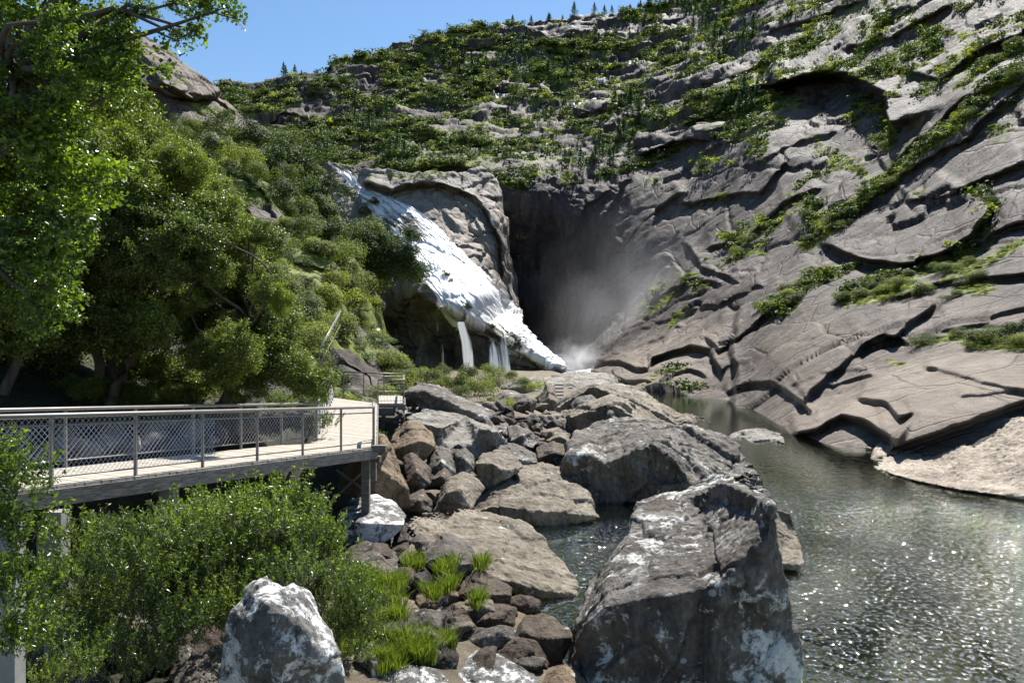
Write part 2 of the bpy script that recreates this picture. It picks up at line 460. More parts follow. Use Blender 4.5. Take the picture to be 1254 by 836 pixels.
SCARPS = [
    # the big shaded cavity high on the right
    ([(955, 104), (985, 93), (1020, 91), (1050, 98), (1080, 118), (1090, 150)], 24, 22),
    ([(790, 190), (840, 172), (880, 170)], 8, 22), ([(840, 150), (900, 120), (960, 100)], 8, 16),
    ([(1062, 175), (1090, 215), (1110, 190), (1180, 130), (1254, 100)], 3, 20),
    # slabs lit against dark joints
    ([(838, 250), (880, 240), (930, 238), (960, 200)], 4, 18), ([(860, 190), (920, 160), (1000, 120)], 3, 14),
    ([(930, 200), (960, 185), (1020, 165)], 3, 12),
    ([(870, 300), (920, 290), (965, 250), (1000, 235)], 4, 16),
    ([(840, 300), (860, 330), (900, 345)], 4, 15), ([(800, 370), (850, 345), (880, 350)], 4, 12),
    ([(850, 380), (880, 375), (930, 350)], 3, 12),
    ([(985, 290), (1040, 262), (1110, 215), (1180, 175), (1254, 110)], 3.5, 45),
    ([(1010, 300), (1060, 320), (1100, 322), (1150, 312), (1190, 290), (1210, 262)], 6, 40),
    ([(1120, 250), (1180, 235), (1254, 205)], 3.5, 18), ([(1190, 300), (1254, 270)], 2.5, 20),
    # dark chasm between the slabs above the pool
    ([(905, 380), (896, 420), (900, 455), (896, 495)][::-1], -5, 16),
    ([(868, 418), (880, 430), (905, 412), (935, 388), (965, 370)], 5, 16),
    ([(722, 448), (745, 446), (790, 450), (800, 438), (845, 424), (868, 430), (880, 452)], 7, 20),
    ([(728, 462), (760, 466), (792, 468)], 5, 16), ([(765, 440), (790, 418), (830, 402)], 2.5, 14),
    ([(740, 425), (790, 400), (850, 378)], 2.5, 14), ([(800, 440), (838, 400)], 2, 10),
    ([(820, 470), (845, 455), (862, 462)], 3, 12), ([(895, 478), (912, 470), (940, 466), (985, 498)], 3.5, 12),
    # right-hand slabs
    ([(985, 478), (1030, 438), (1056, 415), (1100, 400), (1140, 372)], 3.2, 26),
    ([(1056, 412), (1075, 400), (1103, 408)], 3, 14),
    ([(976, 490), (1010, 462), (1060, 452)], 1.6, 22), ([(1005, 500), (1030, 470)], 1.2, 14),
    ([(1055, 486), (1085, 494), (1100, 512), (1118, 508)], 1.8, 16), ([(1118, 508), (1090, 540), (1086, 556)][::-1], -1.6, 18),
    ([(975, 530), (1000, 524), (1030, 508), (1055, 515), (1095, 540)], 3.4, 18),
    ([(1096, 550), (1130, 538), (1180, 520), (1215, 506), (1254, 494), (1330, 470)], 2.4, 26),
    ([(1135, 445), (1200, 468), (1254, 480)], .9, 26), ([(1180, 486), (1254, 478)], .8, 16),
    ([(1060, 470), (1140, 446)], .6, 12), ([(1100, 360), (1160, 340), (1254, 330)], 2.5, 22), ([(1150, 395), (1254, 372)], 1.5, 14), ([(960, 470), (1000, 450), (1060, 440)], 1.2, 14),
    # chasm walls
    ([(735, 330), (740, 270), (765, 225)], 4, 30), ([(770, 300), (800, 262), (835, 240)], 4, 20), ([(700, 290), (720, 255), (745, 235)], 3, 16), ([(745, 360), (775, 330), (815, 315)], 3, 16),
    # ledges of the far hill
    ([(400, 205), (470, 212), (560, 206), (600, 214)], 6, 14), ([(420, 175), (520, 168), (600, 176)], 6, 10),
    ([(590, 108), (640, 112), (690, 118)], 8, 10), ([(300, 150), (350, 142), (385, 150)], 6, 10), ([(330, 108), (400, 118)], 5, 9),
    ([(680, 60), (705, 70), (720, 62)], 6, 9), ([(500, 60), (560, 58), (640, 52)], 5, 9), ([(790, 60), (840, 45), (900, 55)], 7, 10),
    ([(440, 130), (500, 122), (560, 128)], 5, 9), ([(700, 140), (760, 132), (800, 110)], 6, 10), ([(860, 100), (900, 92), (950, 70)], 7, 12), ([(940, 40), (1000, 20), (1050, 0)], 6, 14),
    ([(1040, 60), (1100, 45), (1160, 10)], 5, 18), ([(1100, 85), (1150, 100), (1200, 60), (1254, 40)], 5, 22), ([(1060, 30), (1120, 10)], 4, 14),
]
def disp_main(P, px, py, N):
    # joint-bounded plates, long axis down the slope, then rounded fine relief
    far = sstep(60, 260, P[:, 1])
    hill = sstep(210, 150, py) * sstep(1000, 820, px)             # the ledgy upper hill
    a = R(40); ca, sa = math.cos(a), math.sin(a)
    Q = np.stack([P[:, 0] * ca + P[:, 2] * sa, P[:, 1], -P[:, 0] * sa + P[:, 2] * ca], 1)
    wv = np.stack([fbm(P / 14, 3, 60), fbm(P / 14, 3, 61), fbm(P / 14, 3, 62)], 1)
    sc = 17.0
    f1, f2, cid, vec = voro((Q + wv * 6) / (sc * np.array([.8, 1.3, .42])), 31)
    plate = (cid - .5) * 1.5 + vec[:, 2] * 1.1
    g1, g2, gid, gv = voro((Q + wv * 3) / (3.6 * np.array([1., 1.3, .4])), 47)
    plate2 = (gid - .5) * .55 + gv[:, 2] * .3
    joint = -np.exp(-((f2 - f1) / .05) ** 2) * .5
    # horizontal ledges for the hill
    zz = P[:, 2] + fbm(P / 25, 3, 80) * 8
    led = np.abs(((zz / 6.5) % 1) - .35) * -1.0
    h1, h2, hid, hv = voro((P + wv * 6) / np.array([13, 16, 6.]), 71)
    hl = led * 2.0 + (hid - .5) * 3 + fbm(P / 9, 4, 85) * 2.4
    sl = (plate * (.35 + far * .75) + joint * (.35 + far * .7) + plate2 * (.16 + far * .3)) + fbm(P / 34, 3, 90) * (1.0 + far * 1.2) + fbm(P / 2.4, 4, 91) * (.05 + far * .18)
    near = sstep(62, 40, P[:, 1])                                 # the big smooth slabs beside the pool
    sl = sl * (1 - .72 * near)
    head = sstep(620, 650, px) * sstep(800, 700, px) * sstep(190, 215, py)
    wall = ridged(P / np.array([9, 14, 26.]), 4, 99) * 2.0 + fbm(P / 3., 4, 98) * .8
    return (sl * (1 - hill) + hl * hill) * (1 - head * .8) + wall * head

VSTR = [([(999, 277), (1040, 255), (1067, 233), (1117, 200), (1168, 162), (1229, 105), (1254, 88), (1300, 60)], 9, 1.), ([(990, 93), (1020, 84), (1046, 78), (1067, 51), (1090, 20)], 6, .9),
        ([(938, 382), (965, 360), (991, 342), (1045, 321)], 8, 1.), ([(984, 300), (1010, 280), (1031, 267)], 9, 1.), ([(1202, 235), (1215, 255), (1195, 285)], 5, .7),
        ([(490, 207), (560, 200), (600, 214), (640, 228)], 6, 1.), ([(735, 215), (790, 200), (830, 180)], 7, .8), ([(400, 205), (440, 190), (490, 165)], 7, .8), ([(560, 170), (640, 175), (700, 180)], 7, .8), ([(540, 120), (620, 92), (700, 98)], 5, .7),
        ([(1180, 150), (1254, 130)], 5, .5), ([(1105, 437), (1085, 430)], 3, .8), ([(1000, 175), (1050, 205), (1080, 240)], 7, .6), ([(900, 170), (940, 180)], 5, .6),
        ([(1120, 410), (1170, 400), (1254, 420)], 6, .7), ([(1150, 340), (1200, 320), (1254, 290)], 6, .6), ([(1100, 30), (1180, 40), (1254, 20)], 5, .5), ([(1140, 60), (1200, 72), (1254, 60)], 4, .6), ([(960, 240), (1000, 210), (1060, 190)], 5, .55), ([(890, 320), (940, 300)], 5, .6)]
BSH = [(1075, 350, 55, 17, -10, 1.3), (1175, 328, 26, 34, 10, .9), (1190, 345, 30, 14, 0, .9), (1215, 410, 48, 14, 8, 1.2), (1100, 437, 14, 4, 20, .8), (993, 262, 11, 20, 0, 1.2), (1085, 165, 16, 26, 0, 1.), (1125, 190, 30, 16, -20, .8), (1100, 85, 26, 14, 10, .9), (1140, 110, 20, 25, 0, .6),
       (1050, 130, 16, 14, 0, .5), (1225, 160, 25, 8, 0, .6), (960, 375, 20, 10, -20, .9), (905, 200, 30, 12, -20, .5), (860, 200, 30, 20, 0, .6), (930, 190, 20, 14, 0, .6), (880, 240, 26, 12, -20, .5), (650, 215, 40, 12, 0, .8), (580, 195, 40, 12, 0, .9),
       (695, 225, 14, 12, 0, .8), (730, 255, 16, 10, 0, .4), (690, 110, 40, 14, 0, .6), (770, 120, 40, 20, -30, .8), (700, 60, 60, 16, 0, .8), (480, 70, 60, 16, 0, .9), (640, 290, 14, 26, 0, .5), (1230, 215, 18, 10, 0, .6), (1020, 190, 26, 14, 0, .6), (940, 270, 18, 8, 0, .5), (1120, 20, 40, 14, 0, .5)]
def veg_main(P, px, py, N):
    hill = sstep(235, 165, py + (px - 640) * .0) * sstep(1090, 930, px + (py - 60) * .6)
    hill = np.maximum(hill, sstep(560, 480, px) * sstep(240, 190, py))
    n1 = fbm(P / np.array([15, 20, 12.]), 4, 120); n2 = fbm(P / np.array([4, 5, 3.5]), 3, 121)
    up = sstep(.25, .7, N[:, 2])
    v = hill * (.50 + n1 * 1.6 + n2 * .7) * (.4 + .6 * up) * 1.15
    v = np.maximum(v, strips(px, py, VSTR) * (1.15 + n2 * .7 + n1 * .2))
    v = np.maximum(v, blobs(px, py, BSH) * (.8 + n2 * .5))
    slope = (1 - hill) * sstep(200, 100, px * 0 + py - 90 + (1254 - px) * 0) * 0
    ur = sstep(170, 60, py) * .2
    sp = (1 - hill) * sstep(.16, .42, n1 * .7 + n2 * .6 + ur) * up * sstep(60, 90, P[:, 1]) * sstep(690, 860, px) * .75
    v = np.maximum(v, sp + slope)
    return np.clip(v, 0, 1.3)
MTOP = [(-100, 150), (150, 112), (255, 112), (270, 103), (300, 97), (340, 90), (390, 80), (440, 67), (480, 52), (520, 44), (560, 38), (620, 28), (700, 22), (760, 15), (850, 0), (900, -20), (1000, -60), (1100, -100), (1254, -150), (1400, -200)]
MBOT = [(-100, 478), (600, 470), (690, 462), (735, 474), (800, 489), (830, 494), (905, 510), (925, 525), (940, 532), (1000, 548), (1040, 552), (1090, 560), (1180, 548), (1254, 545), (1400, 560)]
hill, HM = terrain('hillside', MAIN, np.linspace(-100, 1400, 1050), MTOP, MBOT, 460, disp_main, veg_main, M['hill'], SCARPS, wet=[(660, 340, 42, 125, 0, .6), (725, 350, 78, 100, 20, .45), (640, 410, 40, 60, 0, .9), (1020, 120, 60, 24, 0, .6)],  # wet headwall with its shade painted in; last blob paints the cavity's shade
    sunlit_tone=[(1170, 470, 150, 60, -8, .9), (1060, 500, 100, 34, 0, .9), (820, 440, 90, 34, -25, .8), (1000, 440, 60, 60, -40, .45), (800, 465, 70, 22, 0, .8), (940, 150, 50, 20, -30, .5), (1200, 400, 80, 40, 0, .6), (960, 140, 40, 14, 0, .7)])  # bleached slabs, painted paler where they lie fuller to the sun
tag(hill, 'rocky mountainside of grey granite slabs and green scrub behind and beside the falls', 'hillside', kind='structure')

# --- the granite buttress the falls pour down
BUT = [(395, 190, 190), (395, 330, 165), (395, 470, 150), (430, 205, 186), (500, 225, 182), (560, 222, 186), (600, 220, 190), (430, 300, 170), (500, 300, 166), (560, 300, 166), (610, 300, 176), (630, 300, 186), (630, 345, 186),
       (520, 365, 150), (560, 385, 150), (600, 360, 158), (620, 380, 170), (560, 340, 156), (640, 420, 150), (690, 456, 143), (655, 410, 158), (520, 400, 158), (480, 462, 158), (560, 462, 153), (640, 458, 146), (700, 466, 143), (440, 400, 166), (440, 462, 166), (470, 340, 163)]
BTOP = [(390, 204), (402, 200), (425, 202), (445, 208), (470, 205), (500, 212), (560, 212), (590, 205), (605, 215), (612, 235), (620, 265), (628, 300), (634, 345), (636, 372), (640, 398), (652, 415), (668, 432), (684, 446), (696, 456)]
BBOT = [(390, 470), (500, 470), (600, 470), (696, 470)]
BSC = [([(452, 226), (465, 230), (480, 236), (500, 226), (540, 226), (575, 238), (600, 262), (614, 300), (618, 340)], 7, 14),
       ([(516, 362), (532, 376), (556, 384), (575, 396), (600, 408), (628, 424), (655, 440), (690, 458)], 7, 40),
       ([(545, 262), (560, 280), (552, 300)], 1.6, 10), ([(580, 270), (596, 300), (606, 330)], 1.6, 12), ([(575, 320), (600, 345), (612, 368)], 1.6, 10), ([(560, 300), (590, 310)], 1.2, 8),
       ([(625, 446), (650, 450), (680, 462)], 3, 8), ([(520, 300), (560, 320), (600, 350)], .9, 10)]
def disp_but(P, px, py, N):
    f1, f2, cid, vec = voro(P / np.array([9, 9, 6.]) + fbm(P / 8, 3, 5)[:, None] * .5, 131)
    low = sstep(0, 30, py - interp(BSC[1][0], px))
    fz = 1 - .8 * np.clip(blobs(px, py, [(545, 310, 120, 26, 53, 1.3), (640, 410, 80, 16, 42, 1.2), (440, 225, 40, 12, 40, 1.2), (590, 400, 50, 18, 35, 1.)]), 0, 1)
    return fz * (cid - .5) * 1.1 - fz * np.exp(-((f2 - f1) / .05) ** 2) * .5 + fz * fbm(P / 7, 4, 132) * 1.3 + fbm(P / 1.4, 4, 133) * .28 + ridged(P / np.array([3, 5, 12.]), 3, 134) * low * 1.2
def veg_but(P, px, py, N):
    return np.clip(blobs(px, py, [(548, 335, 8, 12, 0, 1.), (578, 375, 12, 6, 30, 1.), (600, 395, 26, 5, 35, .9), (620, 410, 16, 4, 35, .8), (455, 250, 8, 10, 0, 1.), (500, 215, 60, 5, 0, .9), (420, 205, 20, 6, 0, 1.), (540, 365, 20, 5, 50, .5), (460, 310, 30, 60, 20, .9)]) * (.8 + fbm(P / 2, 3, 140)), 0, 1)
butt, BM_ = terrain('rock_buttress', BUT, np.linspace(390, 696, 330), BTOP, BBOT, 300, disp_but, veg_but, M['buttress'], BSC, wet=[(470, 390, 60, 70, 0, 1.), (560, 430, 70, 34, 25, 1.), (440, 320, 40, 70, 0, .8), (500, 215, 90, 12, 0, .4)], sunlit_tone=[(560, 290, 60, 50, 20, .9), (600, 270, 30, 60, 0, .6)])  # undercut: wet rock plus painted shade; dome face painted paler as sunlit
tag(butt, 'pale granite dome and dark undercut cliff the waterfall runs over', 'cliff', kind='structure')

# --- the wooded left-hand slope with its rocks
LEF = [(-80, 150, 80), (-80, 300, 55), (-80, 480, 34), (100, 120, 120), (100, 300, 70), (100, 480, 40), (200, 100, 130), (250, 140, 128), (330, 170, 122), (400, 215, 118), (300, 220, 100), (300, 300, 78), (300, 400, 52), (300, 480, 42),
       (400, 280, 98), (380, 350, 72), (380, 420, 56), (400, 480, 46), (450, 270, 112), (450, 340, 95), (440, 410, 74), (470, 470, 58), (510, 330, 112), (510, 400, 98), (520, 470, 72), (480, 440, 76)]
LTOP = [(-80, 60), (100, 100), (200, 118), (250, 140), (290, 158), (330, 172), (365, 190), (395, 212), (420, 245), (450, 270), (480, 295), (505, 315), (512, 350), (518, 470)]
LTOP = [(-80, 110), (100, 140), (200, 156), (250, 162), (290, 172), (330, 182), (365, 196), (395, 215), (412, 250), (425, 290), (440, 330), (455, 372), (468, 410), (480, 448), (496, 468)]
LBOT = [(-80, 500), (200, 500), (400, 498), (460, 492), (496, 488)]
LSC = [([(300, 225), (330, 240), (345, 290)], 3, 14), ([(330, 300), (380, 330), (420, 350)], 2.5, 14), ([(405, 428), (440, 440), (460, 455)], 1.6, 10), ([(425, 390), (450, 430)], 2., 10), ([(300, 260), (318, 290), (345, 285)], 2.5, 12)]
def disp_left(P, px, py, N):
    return fbm(P / 12, 4, 150) * 3 + fbm(P / 3, 3, 151) * .7
def veg_left(P, px, py, N):
    r = blobs(px, py, [(325, 265, 22, 20, 0, 1.), (345, 308, 16, 6, 40, 1.2), (280, 215, 10, 6, 0, .8), (410, 345, 24, 5, 30, 1.1), (425, 440, 26, 14, 20, 1.2), (440, 395, 12, 26, -30, .8), (400, 318, 14, 6, 30, .8), (460, 455, 20, 20, 0, 1)])
    return np.clip(1.05 - r * 1.9 + fbm(P / 5, 4, 155) * .9, 0, 1.2)
lefth, LM = terrain('wooded_slope', LEF, np.linspace(-80, 496, 380), LTOP, LBOT, 300, disp_left, veg_left, M['hill'], LSC)
tag(lefth, 'steep wooded slope with brown rock outcrops left of the falls', 'slope', kind='structure')

# --- the big smooth granite dome on the left skyline
DOM = [(120, 30, 170), (150, 60, 160), (200, 50, 175), (240, 90, 172), (290, 135, 178), (150, 130, 150), (200, 120, 150), (250, 130, 160), (200, 200, 140), (290, 170, 160), (300, 150, 175), (120, 200, 140)]
DTOP = [(100, 44), (130, 34), (170, 40), (190, 50), (215, 62), (235, 78), (255, 98), (272, 116), (288, 130), (297, 142), (302, 160)]
DBOT = [(100, 230), (302, 200)]
def disp_dome(P, px, py, N):
    return fbm(P / 20, 4, 160) * 2.2 + fbm(P / 3, 4, 161) * .4 - np.exp(-((fbm(P / np.array([14, 14, 9.]), 3, 162)) / .04) ** 2) * 1.
def veg_dome(P, px, py, N): return blobs(px, py, [(245, 135, 30, 6, 20, .8), (270, 140, 20, 6, 0, .6), (190, 125, 20, 6, 30, .7)])
DSC = [([(150, 95), (180, 105), (210, 118), (245, 122), (262, 118)], 7, 22), ([(172, 62), (176, 84), (196, 100), (232, 122)], 4, 14), ([(200, 105), (250, 120), (285, 138)], 3, 10)]
dome, DM = terrain('granite_dome', DOM, np.linspace(100, 302, 170), DTOP, DBOT, 150, disp_dome, veg_dome, M['dome'], DSC)
tag(dome, 'smooth brown granite dome on the skyline behind the trees', 'hill', kind='structure')

# ------------------------------------------------------------------ ground: one sheet, river bed and left bank, out to the horizon
SHORE = [(-40, 1.2), (10, 1.2), (14, 1.0), (20.7, -.5), (26, -1.6), (29, 0), (34, 2.2), (45, 6.5), (60, 10), (71, 12.2), (85, 12.6), (100, 12), (130, 11), (160, 8), (400, 0)]   # (y, x of the left waterline)
BACK = [(4, -12), (8, -10.6), (11.7, -9.4), (20.7, -6.3), (27, -7.7), (37, -9.2), (46, -12.5), (60, -24), (100, -60), (170, -110)]
def g_ground(x, y):
    s = interp(SHORE, y) - x                       # metres to the left of the waterline
    left = .30 * s - .012 * np.clip(s, 0, 25) ** 2 * 0
    z = np.where(s > 0, np.minimum(.22 * s, .9 + .06 * s) + sstep(2.5, 9, s) * .9 * sstep(12, 22, y) , np.maximum(s * .42, -2.2))
    z = np.where(s > 0, np.minimum(z, 3.2 - 2.3 * sstep(38, 58, y)), z)
    # the bank behind the walkway climbs from deck level
    b = interp(BACK, y) - x
    w = sstep(-.9, .5, b) * sstep(2, 8, y)
    hb = np.maximum(z, (3.25 + .42 * np.clip(b, 0, 60)) * (1 - .5 * sstep(40, 70, y)))
    z = z + (hb - z) * w
    return z
gx = np.concatenate([np.linspace(-1500, -62, 12), np.linspace(-60, 60, 420), np.linspace(62, 1500, 12)])
gy = np.concatenate([np.linspace(-600, -1, 8), np.linspace(0, 45, 330), np.linspace(45.6, 170, 170), np.linspace(175, 2500, 20)])
GX, GY = np.meshgrid(gx, gy)
GP = np.stack([GX, GY, GX * 0], -1).reshape(-1, 3)
GZ = g_ground(GP[:, 0], GP[:, 1]) + fbm(GP / 3.3, 4, 170) * .22 + fbm(GP / .7, 3, 171) * .06
farx = np.abs(GP[:, 0]) > 62
GZ = np.where(farx | (GP[:, 1] > 175) | (GP[:, 1] < 0), np.minimum(GZ, 1.0) - 2, GZ)
GP[:, 2] = GZ
k = NT('river_bank'); o_ = k.coord()
c_ = k.ramp(k.noise(o_, 1.1, 9, .72), [(.3, (.05, .038, .024)), (.5, (.14, .11, .075)), (.7, (.27, .235, .18))])
sxyz = k.node('SeparateXYZ'); k.l.new(o_, sxyz.inputs[0])
wet = k.ramp(sxyz.outputs[2], [(0., 1.), (.06, 0.)])
c_ = k.mix(wet, c_, k.ramp(k.noise(o_, .8, 7, .7), [(.35, (.05, .045, .018)), (.6, (.17, .12, .045)), (.75, (.28, .2, .08))]))
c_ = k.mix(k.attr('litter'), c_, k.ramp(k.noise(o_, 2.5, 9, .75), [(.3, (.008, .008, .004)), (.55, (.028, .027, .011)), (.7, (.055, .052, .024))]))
k.base(c_); k.bump(k.noise(o_, 5, 7, .7), .12)
M['bank'] = k.m
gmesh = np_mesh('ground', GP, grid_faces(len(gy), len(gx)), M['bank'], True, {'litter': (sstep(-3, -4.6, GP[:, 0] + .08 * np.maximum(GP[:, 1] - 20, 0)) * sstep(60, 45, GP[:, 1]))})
ground = obj('ground', gmesh); tag(ground, 'brown stony ground of the river bank and the river bed', 'ground', kind='structure')

def ground_hit(px, py, D0=6., D1=170.):
    D = np.linspace(D0, D1, 900); x = (px - CX) * D / F; z = CAMZ - (py - HOR) * D / F
    g = np.maximum(g_ground(x, D), 0)
    i = np.argmax(z <= g)
    return D[i] if (z <= g).any() else D1

# ------------------------------------------------------------------ water
k = NT('river_water')
o_ = k.coord(scale=(1, .8, 1)); 
k.b.inputs['Base Color'].default_value = (.008, .013, .009, 1)
gl = k.node('BsdfGlossy', i_Roughness=.05); gl.inputs['Color'].default_value = (.60, .64, .57, 1)
tp = k.node('BsdfTransparent'); tp.inputs['Color'].default_value = (.62, .70, .52, 1)
fr = k.node('Fresnel', i_IOR=1.24)
b1 = k.node('Bump', i_Distance=.012, i_Strength=1.); k.l.new(k.noise(o_, 2.6, 4, .55, .3), b1.inputs['Height'])
rip = k.ramp(k.noise(o_, 8.5, 2, .6, .2), [(.55, 0.), (.86, 1.)])
tc_ = k.node('TexCoord'); mp_ = k.node('Mapping'); mp_.inputs['Location'].default_value = (-.88, -1.5, 0); mp_.inputs['Scale'].default_value = (1 / 13., 1 / 14., .01); k.l.new(tc_.outputs['Object'], mp_.inputs[0])
gust = k.node('TexGradient', gradient_type='SPHERICAL'); k.l.new(mp_.outputs[0], gust.inputs[0])
rip = k.math('MULTIPLY', rip, k.ramp(gust.outputs['Fac'], [(.05, .12), (.45, 1.)]))
rip = k.math('MULTIPLY', rip, k.ramp(k.noise(k.coord(scale=(.5, 1, 1)), .16, 3, .6), [(.38, .3), (.58, 1.)]))
b2 = k.node('Bump', i_Distance=.052, i_Strength=1.); k.l.new(rip, b2.inputs['Height']); k.l.new(b1.outputs[0], b2.inputs['Normal'])
k.l.new(b2.outputs[0], gl.inputs['Normal']); k.l.new(b2.outputs[0], fr.inputs['Normal'])
df = k.node('BsdfDiffuse'); df.inputs['Color'].default_value = (.012, .020, .009, 1)
m0 = k.node('MixShader', i_0=.45); k.l.new(tp.outputs[0], m0.inputs[1]); k.l.new(df.outputs[0], m0.inputs[2])
mx = k.node('MixShader'); k.l.new(fr.outputs[0], mx.inputs[0]); k.l.new(m0.outputs[0], mx.inputs[1]); k.l.new(gl.outputs[0], mx.inputs[2])
k.l.new(mx.outputs[0], k.out.inputs[0])
va = k.node('VolumeAbsorption', i_Density=1.2); va.inputs['Color'].default_value = (.30, .52, .30, 1)
k.l.new(va.outputs[0], k.out.inputs['Volume'])
M['water'] = k.m
wb = MB(); wb.bar((12, -30, -1.6), (12, 190, -1.6), 90, 3.2); water = wb.build('river_water', M['water']); tag(water, 'dark green river pool with sun glitter', 'river', kind='structure')
# ------------------------------------------------------------------ boulders
M['tan'] = rock_material('tan_granite', (.16, .125, .085), (.36, .30, .22), (.52, .45, .35), unit=1.2, lichen=.06, crack=.25)
M['orange'] = rock_material('ochre_granite', (.17, .11, .06), (.35, .25, .155), (.47, .37, .25), unit=1.2, lichen=.05, crack=.3)
M['grey'] = rock_material('grey_granite', (.06, .05, .042), (.21, .182, .15), (.39, .35, .30), unit=1.0, lichen=.3, crack=.3)
M['pale'] = rock_material('pale_granite', (.24, .21, .175), (.42, .38, .32), (.56, .52, .46), unit=1.6, lichen=.1, crack=.3)
M['cream'] = rock_material('cream_river_slab', (.34, .27, .20), (.52, .43, .33), (.68, .59, .47), unit=2.2, lichen=0, crack=.15, BN=.1)
M['white'] = rock_material('lichen_white_rock', (.10, .095, .09), (.24, .23, .21), (.42, .41, .38), unit=.7, lichen=1.05, lichen_col=(.78, .77, .75), crack=.3)
M['darkr'] = rock_material('dark_rock', (.035, .03, .025), (.085, .072, .06), (.17, .15, .125), unit=.9, lichen=.3, crack=.4)
M['brown'] = rock_material('brown_rock', (.075, .052, .035), (.17, .125, .088), (.27, .21, .155), unit=.9, lichen=.08, crack=.4)
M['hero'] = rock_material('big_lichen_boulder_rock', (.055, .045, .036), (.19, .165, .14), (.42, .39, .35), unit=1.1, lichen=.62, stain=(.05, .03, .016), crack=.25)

def remeshed(V, T, vox, smooth, sub=0):
    me = bpy.data.meshes.new('tmp'); me.from_pydata([tuple(v) for v in V], [], T)
    o = bpy.data.objects.new('tmp', me); COL.objects.link(o)
    m = o.modifiers.new('r', 'REMESH'); m.mode = 'VOXEL'; m.voxel_size = vox
    if smooth:
        m = o.modifiers.new('s', 'SMOOTH'); m.factor = .5; m.iterations = smooth
    dg = bpy.context.evaluated_depsgraph_get(); ev = o.evaluated_get(dg); em = ev.to_mesh()
    n = len(em.vertices); P = np.empty(n * 3); em.vertices.foreach_get('co', P); P = P.reshape(-1, 3)
    N = np.empty(n * 3); em.vertices.foreach_get('normal', N); N = N.reshape(-1, 3)
    q = np.empty(len(em.loops), np.int32); em.loops.foreach_get('vertex_index', q)
    tot = np.empty(len(em.polygons), np.int32); em.polygons.foreach_get('loop_total', tot)
    st = np.empty(len(em.polygons), np.int32); em.polygons.foreach_get('loop_start', st)
    Q = q[st[tot == 4][:, None] + np.arange(4)]; T3 = q[st[tot == 3][:, None] + np.arange(3)]
    ev.to_mesh_clear(); bpy.data.objects.remove(o); bpy.data.meshes.remove(me)
    return P, N, [f for f in (Q, T3) if len(f)]

def rock_relief(P, N, size, seed, rough):
    p = P / size + seed * 3.7
    f1, f2, cid, vec = voro(p * 2.6 + fbm(p * 2, 2, seed)[:, None] * .5, seed)
    d = fbm(p * 1.6, 3, seed + 1) * .035 + (cid - .5) * .035 * rough - np.exp(-((f2 - f1) / .035) ** 2) * .018 * rough
    d = d + fbm(p * 7, 4, seed + 2) * .016 * rough + ridged(p * np.array([5, 5, 9.]), 3, seed + 5) * .012 * rough
    d = d + fbm(P / .16, 3, seed + 3) * .012
    return P + N * (d * size)[:, None]

